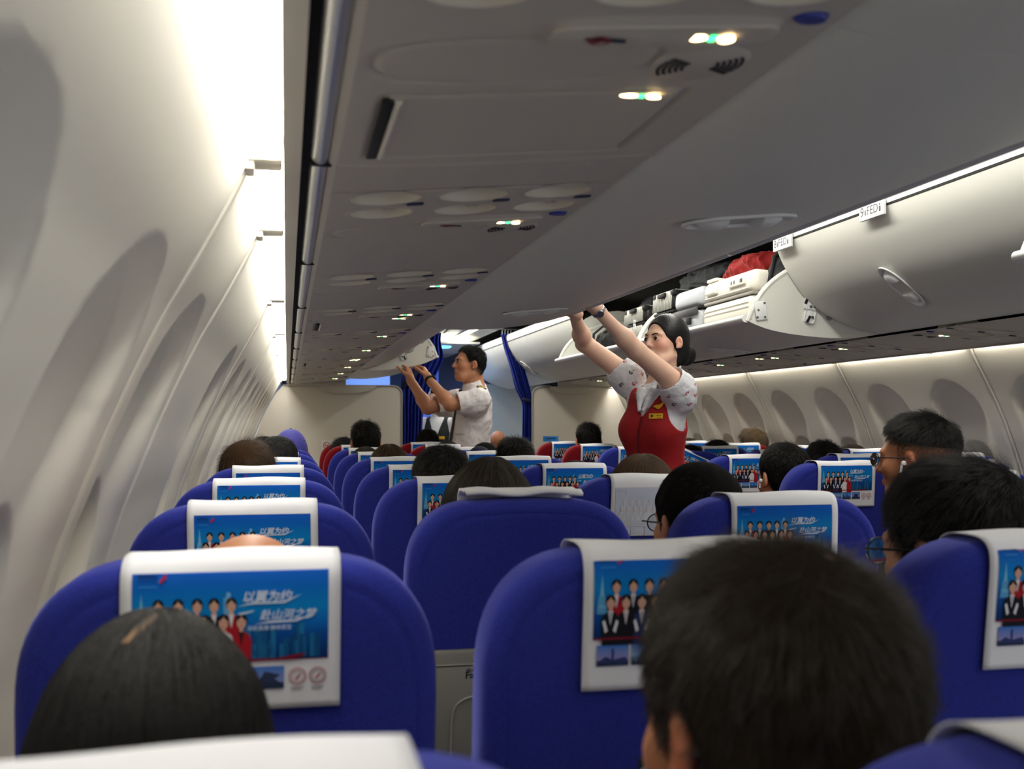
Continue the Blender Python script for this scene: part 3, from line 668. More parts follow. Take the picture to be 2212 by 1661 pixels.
# ------------------------------------------------------------------ printed picture of the headrest covers
M_PRINT = mat('printed cloth', (1, 1, 1), .7, spec=.15, attr='col', bump=.1, bscale=900)
M_COVER = mat('white cover cloth', srgb(232, 232, 236), .8, spec=.1, bump=.2, bscale=700)
CW, CH = .218, .156
def build_print():
    """flat picture: x across, t down from the top of the cover, layer"""
    V, F, C = [], [], []
    def poly(pts, col, lay, tri=None):
        b = len(V)
        for i, (x, t) in enumerate(pts): V.append((x, t, lay)); C.append(col[i] if isinstance(col, list) else col)
        if tri is None: F.append(tuple(range(b, b+len(pts))))
        else: F.extend(tuple(b+i for i in f) for f in tri)
    def ell(cx, ct, rx, rt, col, lay, n=12): poly([(cx+rx*math.cos(a), ct+rt*math.sin(a)) for a in np.linspace(0, 2*PI, n, endpoint=False)], col, lay)
    def rect(x0, t0, x1, t1, col, lay): poly([(x0, t0), (x1, t0), (x1, t1), (x0, t1)], col, lay)
    def text(s, x0, x1, t, col, lay, shear=0, bold=0, h=None):
        v, f = text_fit(s, x0, x1, 0, shear, bold, h); poly([(p[0], t-p[1]) for p in v], col, lay, f)
    x0, x1, t0, t1 = -.0975, .0965, .0133, .1085
    stops = [(0, srgb(0, 78, 178)), (.18, srgb(0, 98, 190)), (.42, srgb(0, 130, 200)), (.62, srgb(6, 100, 185)), (.72, srgb(5, 72, 150)), (1, srgb(6, 40, 92))]
    n = 26
    for i in range(n):
        a, b = i/n, (i+1)/n
        ca, cb = [tuple(np.interp(q, [s[0] for s in stops], [s[1][k] for s in stops]) for k in range(3)) for q in (a, b)]
        for j in range(12):
            xa, xb = x0+(x1-x0)*j/12, x0+(x1-x0)*(j+1)/12
            poly([(xa, t0+(t1-t0)*a), (xb, t0+(t1-t0)*a), (xb, t0+(t1-t0)*b), (xa, t0+(t1-t0)*b)], [ca, ca, cb, cb], 0)
    rnd = random.Random(3)
    for i in range(46):            # city along the bottom
        x = x0+.004+rnd.random()*(x1-x0-.012); hh = .010+.022*rnd.random()*(1 if x > .01 else .6); ww = .003+.004*rnd.random(); k = rnd.random()
        rect(x, t1-.006-hh, min(x+ww, x1), t1-.002, srgb(10+20*k, 60+60*k, 110+60*k), 1)
    pale = srgb(120, 185, 220); poly([(-.0925, .073), (-.0895, .048), (-.0885, .036), (-.0875, .048), (-.0845, .073)], pale, 1)
    poly([(-.0945, .080), (-.0925, .060), (-.0845, .060), (-.0825, .080)], srgb(90, 160, 205), 1)
    rect(-.0085, .042, .0005, .078, srgb(110, 170, 220), 1); rect(-.006, .037, -.002, .044, srgb(120, 180, 225), 1)
    skin, hair, blk, redc, whi = srgb(214, 168, 146), srgb(18, 16, 18), srgb(22, 24, 32), srgb(165, 28, 40), srgb(226, 226, 230)
    def figure(x, t, s, jacket, shirt, tie, lay):
        poly([(x-.0088*s, t+.045*s), (x-.0096*s, t+.019*s), (x-.0072*s, t+.0125*s), (x-.0025*s, t+.0095*s), (x+.0025*s, t+.0095*s), (x+.0072*s, t+.0125*s), (x+.0096*s, t+.019*s), (x+.0088*s, t+.045*s)], jacket, lay)
        poly([(x-.0028*s, t+.0085*s), (x+.0028*s, t+.0085*s), (x, t+.024*s)], shirt, lay+.3)
        if tie: poly([(x-.0007*s, t+.011*s), (x+.0007*s, t+.011*s), (x, t+.022*s)], tie, lay+.4)
        rect(x-.0017*s, t+.004*s, x+.0017*s, t+.0098*s, skin, lay+.5)
        ell(x, t-.0012*s, .0056*s, .0070*s, hair, lay+.6); ell(x, t+.0006*s, .0044*s, .0062*s, skin, lay+.7)
        poly([(x-.0046*s, t-.0008*s), (x-.0044*s, t-.0046*s), (x, t-.0066*s), (x-.0010*s, t-.0036*s)], hair, lay+.85); poly([(x, t-.0066*s), (x+.0044*s, t-.0046*s), (x+.0046*s, t-.0008*s), (x+.0010*s, t-.0036*s)], hair, lay+.85)
        for q in (-1, 1): ell(x+q*.0018*s, t+.0002*s, .0007*s, .0005*s, hair, lay+.9, 6)
        ell(x, t+.0038*s, .0013*s, .0005*s, srgb(170, 60, 60), lay+.9, 6)
    for x, j, sh, ti in ((-.0722, redc, whi, None), (-.0529, blk, whi, blk), (-.0344, blk, blk, None), (-.0180, blk, whi, None), (-.0010, redc, whi, None)): figure(x, .0500, 1.0, j, sh, ti, 2)
    for x, j, sh, ti in ((-.0787, blk, whi, blk), (-.0610, blk, whi, redc), (-.0430, srgb(28, 44, 92), whi, blk), (-.0271, blk, whi, blk), (-.0086, whi, whi, None), (.0090, redc, srgb(60, 30, 34), None)):
        figure(x, .0672, 1.06, j, sh, ti, 4)
        if j != whi and x < -.02:
            for q in (-1, 1): poly([(x+q*.0094, .088), (x+q*.0066, .0865), (x+q*.0030, .0985), (x+q*.0060, .101)], whi if x != -.0610 else j, 5.2)
    poly([(x0, t1), (x0, t1-.0022), (x1-.05, t1-.0026), (x1-.03, t1-.006), (x1-.022, t1-.0065), (x1-.028, t1-.0025), (x1-.04, t1-.0005), (x1, t1-.0005), (x1, t1)], srgb(120, 22, 42), 6)
    ttl = srgb(222, 232, 246)
    text('以翼为约', .0105, .0600, .0475, ttl, 7, .25, .012); text('赴山河之梦', .0270, .0850, .0660, ttl, 7, .22, .012)
    for pts in ([(.004, .0515), (.02, .0475), (.05, .0475), (.069, .0405), (.052, .0490), (.02, .0492)], [(.022, .0700), (.04, .0668), (.062, .0668), (.083, .0610), (.064, .0685), (.04, .0690)], [(.005, .0585), (.022, .0555), (.020, .0570), (.008, .0600)]): poly(pts, ttl, 6.6)
    text('深航直播 静候君至', .0150, .0590, .0765, ttl, 7)
    text('深圳航空', -.0925, -.0735, .0215, srgb(12, 40, 80), 6, 0, .02); text('Shenzhen Airlines', -.0925, -.0735, .0245, srgb(12, 40, 80), 6)
    poly([(-.0715, .0245), (-.0650, .0165), (-.0640, .0180), (-.0655, .0205), (-.0630, .0205), (-.0700, .0265)], srgb(170, 30, 70), 6); rect(-.0905, .0288, -.0735, .0296, srgb(70, 150, 205), 6)
    # four small photographs and two seals under the picture
    ta, tb = .1150, .1385
    for k, (a, b) in enumerate(((-.0930, -.0565), (-.0528, -.0185), (-.0155, .0170), (.0206, .0520))):
        top, bot = srgb(60, 120, 200), [srgb(150, 140, 190), srgb(160, 180, 210), srgb(90, 150, 215), srgb(140, 150, 205)][k]
        poly([(a, ta), (b, ta), (b, tb-.006), (a, tb-.006)], [top, top, bot, bot], 1); rect(a, tb-.0065, b, tb, srgb(40, 55, 85), 2)
        m = (a+b)/2
        if k == 0: rect(m-.0012, ta+.004, m+.0012, tb-.004, srgb(40, 60, 110), 3); poly([(a, tb-.004), (a+.01, tb-.011), (m, tb-.007), (b-.004, tb-.010), (b, tb-.004)], srgb(50, 60, 110), 3)
        elif k == 1:
            for q in range(5): rect(a+.004+q*.006, ta+.006+.002*(q % 3), a+.0055+q*.006, tb-.004, srgb(110, 150, 190), 3)
            rect(a, tb-.010, b, tb-.006, srgb(90, 120, 150), 3)
        elif k == 2:
            for q in range(6): rect(a+.002+q*.005, ta+.009+.003*((q*7) % 3), a+.0058+q*.005, tb-.004, srgb(50, 80, 130), 3)
            rect(m-.001, ta+.004, m+.0012, tb-.005, srgb(60, 90, 140), 3)
        else: poly([(a+.004, tb-.006), (a+.012, ta+.005), (b-.004, ta+.009), (b-.010, ta+.013), (b-.003, tb-.006)], srgb(50, 60, 90), 3)
    for cx in (.0655, .0860):
        ring = [(cx+.0090*r*math.cos(a), .1268+.0090*r*math.sin(a)) for r in (1, .86) for a in np.linspace(0, 2*PI, 24, endpoint=False)]
        poly(ring, srgb(190, 130, 135), 1, [(i, (i+1) % 24, 24+(i+1) % 24, 24+i) for i in range(24)])
        ring = [(cx+.0090*r*math.cos(a), .1268+.0090*r*math.sin(a)) for r in (.74, .60) for a in np.linspace(0, 2*PI, 24, endpoint=False)]
        poly(ring, srgb(205, 180, 182) if cx < .08 else srgb(170, 165, 165), 1, [(i, (i+1) % 24, 24+(i+1) % 24, 24+i) for i in range(24)])
        poly([(cx-.003, .1298), (cx+.0018, .1238), (cx+.003, .125), (cx-.001, .1302)], srgb(185, 60, 70), 2)
        for q in (0, 1): rect(cx-.0065, .1378+q*.0024, cx+.0065-q*.002, .1388+q*.0024, srgb(150, 145, 150), 1)
    return V, F, C
PV, PF, PC = build_print()
def wrap_path(pts, n=40, it=4):
    p = np.array(pts, float); d = np.r_[0, np.cumsum(np.hypot(*np.diff(p, axis=0).T))]; t = np.linspace(0, d[-1], n)
    y = np.interp(t, d, p[:, 0]); z = np.interp(t, d, p[:, 1])
    for _ in range(it): y[1:-1] = (y[:-2]+2*y[1:-1]+y[2:])/4; z[1:-1] = (z[:-2]+2*z[1:-1]+z[2:])/4
    return np.stack([y, z], 1)
TILT = .10
REAR = wrap_path([(.116, .985), (.113, 1.06), (.110, 1.112), (.100, 1.134), (.085, 1.1425), (.05, 1.1435), (.020, 1.1430), (.003, 1.137), (-.0045, 1.122), (-.006, 1.10), (-.006, .984)], 60)
REAR[:, 0] += (1.13-REAR[:, 1])*TILT
def wav(x, z, ph): return .12*(.0022*math.sin(x*38+ph)*max(0, min(1, (1.16-z)/.05))*.6+.0012*math.sin(x*60+z*30+ph*2))
def cover_mesh(ph, lower=0.0, skew=0.0):
    P = []; n = 22
    for k, (y, z) in enumerate(REAR):
        row = []
        for i in range(n):
            x = -CW/2+CW*i/(n-1); zz = z+lower*(-1 if k > 35 else 1)*(k > 40)*(k-40)/20
            o = wav(x, z, ph); nz = .0016*math.sin(x*30+ph*3) if z > 1.13 else 0
            row.append((x+skew*(z-1.14), y-(abs(o)+o*.3 if k > 30 else -abs(o)), zz+nz))
        P.append(row)
    return P
def print_mesh(name, ph, dt, fade=0.0, skew=0.0):
    """the picture wrapped over the rear of a cover; dt pulls it up over the top edge"""
    top = int(np.argmax(REAR[:, 1])); seg = REAR[38:]; d = np.r_[0, np.cumsum(np.hypot(*np.diff(seg, axis=0).T))]
    base = np.interp(-1.140, -seg[:, 1], d)
    V = []
    for x, t, lay in PV:
        q = base+t-dt; y = np.interp(q, d, seg[:, 0]); z = np.interp(q, d, seg[:, 1])
        y1 = np.interp(q+.002, d, seg[:, 0]); z1 = np.interp(q+.002, d, seg[:, 1]); ty, tz = y1-y, z1-z; l = math.hypot(ty, tz) or 1
        ny, nz = tz/l, -ty/l
        if ny > 0 or (abs(ny) < .05 and nz < 0): ny, nz = -ny, -nz
        e = .0010+lay*.00030; o = wav(x, z, ph); yy = y-(abs(o)+o*.3)
        V.append((x+skew*(z-1.14), yy+ny*e, z+nz*e+(.0016*math.sin(x*30+ph*3) if z > 1.13 else 0)))
    me = bpy.data.meshes.new(name); me.from_pydata(V, [], PF)
    a = me.color_attributes.new('col', 'FLOAT_COLOR', 'POINT'); w = (.66, .68, .76)
    a.data.foreach_set('color', [q for c in PC for q in (*[c[i]*(1-fade)+w[i]*fade for i in range(3)], 1)])
    bm = bmesh.new(); bm.from_mesh(me); bmesh.ops.triangulate(bm, faces=[f for f in bm.faces if len(f.verts) > 4]); bm.to_mesh(me); bm.free()
    me.materials.append(M_PRINT); return me

# ------------------------------------------------------------------ seats
def fabric(name, col, hi):
    return mat(name, col, .85, spec=.15, bump=.22, bscale=800, var=.25, vscale=420, sheen=.5)
M_BLUE = fabric('blue seat cloth', srgb(37, 46, 136), None); M_RED = fabric('dark red seat cloth', srgb(120, 14, 26), None)
M_SHELL = mat('seat shell plastic', srgb(120, 118, 114), .5, bump=.05, bscale=500); M_SHELL2 = mat('tray plastic', srgb(128, 126, 121), .45)
def outline(inset):
    p = []; hw = .215-inset; zt = 1.136-inset; a, b = .135-inset*.6, .150-inset*.6
    for k in range(10): p.append((hw-.006*(1-k/9)*0, .45+inset+(zt-b-.45-inset)*k/10))
    for k in range(15):
        u = PI/2*k/14; p.append((hw-a+a*math.cos(u)**.8 if k < 14 else hw-a, zt-b+b*math.sin(u)**.8))
    for x in np.linspace(hw-a, 0, 7)[1:]: p.append((x, zt+.003*(1-(x/(hw-a))**2)))
    return p+[(-x, z) for x, z in p[-2::-1]]
def seat_proto(cloth, name):
    t = thing(name, 'seat', 'seat')
    m = MB(); lay = [(.16, .0), (.085, -.001), (.036, 0.0), (.0275, .0005), (.0245, .0022), (.0215, .0010), (.012, .0045), (.004, .012), (0, .026), (0, .078), (.006, .094), (.02, .103), (.06, .106), (.16, .107)]
    rings = []
    for ins, y in lay:
        o = outline(min(ins, .13)) if ins < .13 else [(x*.3, .82+(z-.82)*.3) for x, z in outline(.1)]
        rings.append([(x, y+(1.13-z)*TILT, z) for x, z in o])
    m.grid(rings, cv=True); n = len(rings[0]); b = m.n-n*len(rings)
    m.f += [tuple(b+i for i in range(n)), tuple(b+n*(len(rings)-1)+n-1-i for i in range(n))]; m.m += [0, 0]
    m.build('backrest', [cloth], t, smooth=50)
    sh = MB(); R = Matrix.Rotation(math.atan(TILT), 3, 'X')
    yy = lambda z: (1.13-z)*TILT
    sh.box((0, yy(.66)-.001, .66), (.428, .022, .425), .012, rot=R); sh.build('back_shell', [M_SHELL], t)
    tr = MB(); tr.box((0, yy(.72)-.016, .72), (.36, .014, .255), .012, rot=R)
    fr = [(.137*(abs(math.cos(a))**.35)*math.copysign(1, math.cos(a)), yy(.70+.092*(abs(math.sin(a))**.35)*math.copysign(1, math.sin(a)))-.0245, .70+.092*(abs(math.sin(a))**.35)*math.copysign(1, math.sin(a))) for a in np.linspace(0, 2*PI, 48)]
    tr.tube(fr, .0022, 6, m=1, cap=False); o = tr.build('tray_table', [M_SHELL2, M_GREY], t)
    tx = MB(); V, F = text_fit('就座后扣好安全带', -.112, .06, 0, h=.0075); tx.add([(x, y+.0115, 0) for x, y, _ in V], F); V, F = text_fit('Fasten Seat Belt While Seated', -.112, .10, 0, bold=.02); tx.add(V, F)
    tx.xf(Matrix.Translation((0, yy(.822)-.0236, .822)) @ R.to_4x4() @ Matrix.Rotation(PI/2, 4, 'X')); tx.build('lettering', [M_BLACK], o, fix=False)
    lt = MB().box((0, yy(.855)-.022, .855), (.05, .012, .022), .004, rot=R); lt.build('tray_latch', [M_GREY], t)
    cs = MB().box((0, .325, .29), (.41, .32, .11), .035, 3); cs.build('seat_cushion', [cloth], t)
    for q in (-1, 1):
        a = MB().box((q*.2285, .32, .645), (.022, .36, .04), .010, 3); a.box((q*.2285, .20, .55), (.016, .05, .2), .006); a.build('armrest', [M_SHELL], t)
        l = MB().tube([(q*.188, .45, .25), (q*.188, .46, .0)], .014, 8); l.tube([(q*.188, .12, .25), (q*.188, .20, .0)], .014, 8); l.box((q*.188, .31, .01), (.03, .40, .02)); l.build('leg', [M_GREY], t)
    return t
PROTO = {'blue': seat_proto(M_BLUE, 'airline_seat'), 'red': seat_proto(M_RED, 'airline_seat')}
COVERS = {}
def cover_variant(kind):
    if kind in COVERS: return COVERS[kind]
    ph, dt, fade, skew = {'a': (.3, .016, 0, 0), 'b': (1.7, .022, 0, 0), 'c': (2.9, .023, 0, .03), 'faded': (.9, -.004, .86, .02), 'low': (4.1, .007, 0, -.02), 'blank': (2.2, 0, None, 0)}[kind]
    P = cover_mesh(ph, skew=skew); c = MB(); c.grid(P); me = c.mesh('headrest_cover'); me.polygons.foreach_set('use_smooth', [True]*len(me.polygons)); me.materials.append(M_COVER)
    pm = None if fade is None else print_mesh('printed_picture', ph, dt, fade, skew)
    COVERS[kind] = (me, pm); return COVERS[kind]
def add_cover(t, kind, dx=0, rot=0, dz=0):
    me, pm = cover_variant(kind)
    c = bpy.data.objects.new('headrest_cover', me); COL.objects.link(c); c.parent = t; c.location = (dx, 0, dz)
    s = c.modifiers.new('thick', 'SOLIDIFY'); s.thickness = .0012; s.offset = -1
    if rot:
        M = Matrix.Translation((dx, 0, 1.14)) @ Matrix.Rotation(rot, 4, 'Y') @ Matrix.Translation((0, 0, -1.14)); c.matrix_local = M
    if pm is not None: p = bpy.data.objects.new('printed_picture', pm); COL.objects.link(p); p.parent = c
def flipped_cover(t):
    P = []
    for k, (y, z) in enumerate([(.02, 1.1415), (.035, 1.1475), (.05, 1.1480), (.075, 1.150), (.10, 1.149), (.118, 1.140), (.122, 1.12), (.126, 1.05)]):
        P.append([(-.109+.218*i/20, y, z+.0028*math.sin(i*.55)*(k < 4)+.004*(k < 2)) for i in range(21)])
    c = MB(); c.grid(P); o = c.build('headrest_cover', [M_COVER], t, fix=False); o.modifiers.new('thick', 'SOLIDIFY').thickness = .0065
COLX = {'A': -1.511, 'B': -1.028, 'C': -.527, 'D': .452, 'E': .945, 'F': 1.432}
CNAME = {'A': 'left window', 'B': 'left middle', 'C': 'left aisle', 'D': 'right aisle', 'E': 'right middle', 'F': 'right window'}
ROWY = [.400]+[1.129+.755*i for i in range(9)]+[7.93]
ROWN = ['in the nearest row', 'one row ahead of the camera row', 'two rows ahead', 'three rows ahead', 'four rows ahead', 'five rows ahead', 'six rows ahead', 'seven rows ahead', 'in the nearest dark red row', 'in the second dark red row', 'in the third dark red row']
SEATS = {'A': range(0, 9), 'B': range(0, 10), 'C': range(1, 10), 'D': range(3, 10), 'E': range(4, 9), 'F': range(5, 10)}
CK = {('A', 0): 'blank', ('C', 3): 'faded', ('B', 1): 'b', ('C', 2): 'low', ('A', 2): 'low', ('D', 4): 'b', ('E', 5): 'b', ('D', 5): 'a', ('F', 5): 'b', ('E', 4): 'b', ('D', 3): 'b', ('F', 6): 'b', ('E', 7): 'b', ('F', 8): 'b', ('B', 2): None, ('A', 4): 'low', ('C', 1): 'c', ('B', 0): 'blank'}
DX = {('A', 1): .003, ('B', 1): .0, ('C', 1): .0, ('D', 8): -.005, ('A', 3): -.008}
used = set()
def put_seat(c, r):
    red = r >= 8; k = 'red' if red else 'blue'
    t = PROTO[k] if k not in used else copy_tree(PROTO[k])
    if k not in used: used.add(k)
    for ch in list(t.children):
        if ch.name.startswith('headrest_cover'):
            for g in list(ch.children): bpy.data.objects.remove(g)
            bpy.data.objects.remove(ch)
    t.location = (COLX[c]+DX.get((c, r), 0), ROWY[r], 0)
    ck = CK.get((c, r), 'a')
    what = {'blank': 'plain white headrest cloth', 'faded': 'pale faded picture on its cover', None: 'its white cover flipped over the top'}.get(ck, 'picture headrest cover')
    if (c, r) == ('D', 6): what = 'crooked picture cover'
    t['label'] = '%s %s seat %s%s' % ('dark red' if red else 'blue', CNAME[c], ROWN[r], '' if what.startswith('picture') else ', '+what)
    t['category'] = 'seat'; t['group'] = 'dark red seats' if red else 'blue seats'
    if ck is None: flipped_cover(t)
    elif (c, r) == ('D', 6): add_cover(t, 'b', .02, .42, -.012)
    else: add_cover(t, ck)
    if (c, r) == ('B', 0): t.location.y -= .015; t.location.z -= .006
    return t
for c in SEATS:
    for r in SEATS[c]: put_seat(c, r)
# ------------------------------------------------------------------ people
M_SKIN = mat('skin', srgb(205, 150, 118), .5, spec=.35, attr='col', sss=.12, bump=.06, bscale=900)
M_HAIR = mat('black hair', (.012, .0105, .0095), .42, spec=.5, bump=.6, bscale=160, stretch=(1, 1, .12))
M_HAIRB = mat('brown hair', (.052, .028, .013), .42, spec=.5, bump=.6, bscale=160, stretch=(1, 1, .12))
M_HAIRD = mat('dark brown hair', (.034, .025, .017), .42, spec=.5, bump=.6, bscale=160, stretch=(1, 1, .12))
M_HAIRL = mat('light brown hair', (.12, .065, .032), .45, spec=.5, bump=.6, bscale=160, stretch=(1, 1, .12))
M_HAIRY = mat('sandy hair', (.13, .088, .045), .45, spec=.5, bump=.6, bscale=160)
M_HAIRG = mat('greying hair', (.020, .020, .021), .4, spec=.6, bump=.6, bscale=160)
for _m in (M_HAIR, M_HAIRB, M_HAIRD, M_HAIRL, M_HAIRY, M_HAIRG): _m.node_tree.nodes['Principled BSDF'].inputs['Specular IOR Level'].default_value = .45
CAPM = {}
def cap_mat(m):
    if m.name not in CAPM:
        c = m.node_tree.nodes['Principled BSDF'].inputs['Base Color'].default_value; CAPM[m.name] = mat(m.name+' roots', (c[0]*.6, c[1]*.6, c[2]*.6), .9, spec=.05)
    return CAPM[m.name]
M_LASH = mat('eyebrow hair', (.012, .009, .008), .7)
M_EYE = mat('eye white', srgb(225, 220, 215), .2); M_IRIS = mat('dark iris', (.012, .007, .005), .1)
M_GLASS = mat('spectacle frame', (.01, .01, .012), .3); M_LENS = mat('spectacle lens', srgb(150, 160, 170), .05, spec=.8)
M_LENS.node_tree.nodes['Principled BSDF'].inputs['Transmission Weight'].default_value = 1.0; M_LENS.node_tree.nodes['Principled BSDF'].inputs['Base Color'].default_value = (.9, .95, 1, 1)
SK = dict(fair=srgb(224, 178, 152), mid=srgb(206, 152, 118), tan=srgb(176, 118, 84), dark=srgb(150, 98, 68))

def head(S, o, R, s=1.0, fem=0.0, k=.012, face=True):
    """skull, face, ears and neck root; R columns: right, forward, up"""
    R = np.asarray(R); o = np.asarray(o, float)
    P = lambda x, y, z: o+R@(np.array([x, y, z])*s)
    E = lambda c, r, kk=k, op='u', Q=None: S.ell(P(*c), np.array(r)*s, R if Q is None else R@Q, kk*s, op)
    C = lambda a, b, ra, rb, kk=k, op='u': S.cap(P(*a), P(*b), ra*s, rb*s, kk*s, op)
    E((0, -.012, .035), (.074, .094, .083)); j = .058-.006*fem
    E((0, .028, -.030), (j, .064, .078), .03)
    C((-.030+.006*fem, .050, -.088), (.030-.006*fem, .050, -.088), .020, .020, .03); E((0, .066, -.094+.003*fem), (.020-.003*fem, .018, .016), .02)
    for q in (-1, 1):
        C((q*.046, -.005, -.060), (q*.030, .05, -.088), .016, .016, .03)       # jaw line
        E((q*.040, .056, -.022), (.022, .022, .022), .025)                    # cheek
    if face:
        E((0, .075, .022), (.052, .017-.004*fem, .012), .02)
        C((0, .086, .014), (0, .106-.004*fem, -.024), .0070, .0105-.002*fem, .012); E((0, .104-.004*fem, -.027), (.011, .010, .008), .006)
        for q in (-1, 1):
            E((q*.012, .094, -.029), (.0065, .009, .006), .006)
            E((q*.032, .096, .004), (.018, .014, .010), .014, 's')
            E((q*.032, .077, .003), (.0155, .0145, .0125), .006)
            E((q*.032, .0935, .002), (.0125, .0075, .0036+.0006*fem), .003, 's')
        E((0, .086, -.056), (.024, .012, .006), .007); E((0, .086, -.0655), (.020, .011, .0065), .007); E((0, .100, -.0605), (.020, .008, .0012), .003, 's')
        E((0, .088, -.076), (.014, .008, .005), .01, 's')
    for q in (-1, 1):
        a = .35*q; Q = np.array([[math.cos(a), -math.sin(a), 0], [math.sin(a), math.cos(a), 0], [0, 0, 1]])
        t = -.22; T = np.array([[1, 0, 0], [0, math.cos(t), -math.sin(t)], [0, math.sin(t), math.cos(t)]])
        E((q*.077, -.010, -.002), (.0085, .017, .027), .006, 'u', Q@T)
        E((q*.0865, -.006, .001), (.0065, .0105, .0155), .003, 's', Q@T); E((q*.0835, -.012, .004), (.0032, .003, .013), .003, 'u', Q@T); E((q*.077, -.002, -.024), (.006, .008, .008), .006)
    return P
def neck(S, P, base, s=1.0, r=.054, k=.025):
    S.cap(P(0, -.020, -.06), base, r*s, r*s*1.06, k)
    S.cap(P(0, -.045, -.02), base, r*s*.8, r*s, k)
def hand(S, w, d, n, side, curl=(.5, .6, .4), s=1.0, thumb=.8, spread=.05, thumb_curl=.4):
    """wrist, direction of the fingers, direction the palm faces, side the thumb is on"""
    w = np.asarray(w, float); d = np.asarray(d, float)/np.linalg.norm(d); n = np.asarray(n, float); n = n-d*(n@d); n /= np.linalg.norm(n)
    t = np.cross(d, n)
    if t@np.asarray(side, float) < 0: t = -t
    tips = []
    for i, (off, ln, pl, r) in enumerate(((.027, .070, .084, .0086), (.009, .080, .088, .0090), (-.009, .074, .084, .0086), (-.026, .058, .076, .0076))):
        kn = w+d*pl*s+t*off*s
        S.cap(w+t*off*.6*s+d*.012*s, kn, .0135*s, .0105*s, .012*s)
        p = kn; ang = 0
        for q, (f, c) in enumerate(zip((.46, .30, .24), curl)):
            ang += c; dd = d*math.cos(ang)+n*math.sin(ang)+t*(off/.027)*spread; dd /= np.linalg.norm(dd); e = p+dd*ln*f*s*1.05
            S.cap(p, e, (r-.0006*q)*s, (r-.0006*(q+1))*s, .003*s); p = e
        tips.append(p)
    b = w+d*.022*s+t*.020*s; m = b+(d*.55+t*.75+n*.35)*.042*s
    S.cap(b, m, .0165*s, .0125*s, .012*s); dd = d*.85+t*.35*thumb+n*thumb_curl; dd /= np.linalg.norm(dd); e = m+dd*.034*s
    S.cap(m, e, .0112*s, .0100*s, .005*s); dd = dd+n*thumb_curl*.6; dd /= np.linalg.norm(dd); S.cap(e, e+dd*.026*s, .0100*s, .0082*s, .004*s)
    S.cap(w-d*.02*s, w+d*.03*s, .024*s, .026*s, .015*s)
    return tips
def paint(o, base, spots=()):
    """skin colour with rosier cheeks, lips and so on, kept with the body's own points"""
    me = o.data; n = len(me.vertices); co = np.empty(n*3, np.float32); me.vertices.foreach_get('co', co); co = co.reshape(-1, 3)
    c = np.tile(np.array([*base, 1], np.float32), (n, 1))
    for ctr, rad, col, amt in spots:
        d = np.linalg.norm((co-np.asarray(ctr, np.float32))/np.asarray(rad, np.float32), axis=1); w = (np.clip(1.25-d, 0, .5)/.5*amt)[:, None]
        c[:, :3] = c[:, :3]*(1-w)+np.asarray(col, np.float32)*w
    a = me.color_attributes.new('col', 'FLOAT_COLOR', 'POINT'); a.data.foreach_set('color', c.ravel())
def brows_eyes(P, R, s, parent, gaze=(0, 1, 0), fem=0):
    R = np.asarray(R)
    for q in (-1, 1):
        e = MB(); c = P(q*.032, .0785, .0025)
        e.lathe([(.0130*math.sin(a), .0130*math.cos(a)) for a in np.linspace(.001, PI-.001, 12)], 16); e.xf(Matrix.Scale(s, 4)); g = (R@np.array(gaze)).astype(float)
        b = Vector(g).to_track_quat('Z', 'Y').to_matrix().to_4x4(); b.translation = Vector(c); nf = len(e.f)
        for i in range(nf):
            if max(e.v[k][2] for k in e.f[i]) > .0125*s*.80: e.m[i] = 1
        e.xf(b); o = e.build('eye', [M_EYE, M_IRIS], parent)
        b = MB(); pts = [P(q*(.014+.036*u), .0935-.020*u*u+.001, .0165+.0075*math.sin(min(u*1.25, 1.1)*PI/2)-.006*max(0, u-.6)*2.5+.001*fem) for u in np.linspace(0, 1, 9)]
        b.tube(pts, [.0030*s*(1-.25*fem), .0036*s*(1-.25*fem), .0036*s*(1-.25*fem), .0034*s*(1-.25*fem), .003*s*(1-.3*fem), .0026*s*(1-.3*fem), .002*s, .0014*s, .0006*s], 6); b.build('eyebrow', [M_LASH], parent)
        b = MB(); pts = [P(q*(.0195+.026*u), .0915-.0135*(u-.35)**2*4*.5+.0005, .0038+.0042*math.sin(u*PI)) for u in np.linspace(0, 1, 8)]
        b.tube(pts, [.0006*s, .0011*s, .0013*s, .0013*s, .0013*s, .0013*s, .0012*s, .0006*s], 5); b.build('eyelash', [M_LASH], parent)

# ---- hair
SKC = np.array([0, -.012, .035]); SKR = np.array([.074, .094, .083])
def hairline(az):
    """lowest hair height against azimuth from straight back (0) to the forehead (pi)"""
    return np.interp(np.abs(az), [0, .7, 1.25, 1.5, 1.75, 2.0, 2.4, 2.8, PI], [-.085, -.075, -.045, .005, .012, -.005, .062, .080, .078])
def skull_pt(az, z, off=0.0):
    """az from the back; below the skull's widest level the surface runs down to the nape"""
    zz = np.clip((z-SKC[2])/SKR[2], -1, .9999); r = np.sqrt(np.maximum(1-np.where(zz > 0, zz, zz*.35)**2, 0)); down = np.clip(-z-.02, 0, .2)
    x = (SKR[0]+off)*r*np.sin(az)*(1-down*.9); y = SKC[1]-(SKR[1]+off)*r*np.cos(az)*(1-down*np.where(np.cos(az) > 0, 3.2, 0))
    return np.stack([x, y, z+off*np.clip(zz, 0, 1)], -1)
def skull_nrm(p):
    n = (p-SKC)/SKR**2; n[:, 2] = np.where(p[:, 2] < SKC[2], n[:, 2]*.2, n[:, 2]); return n/np.linalg.norm(n, axis=1)[:, None]
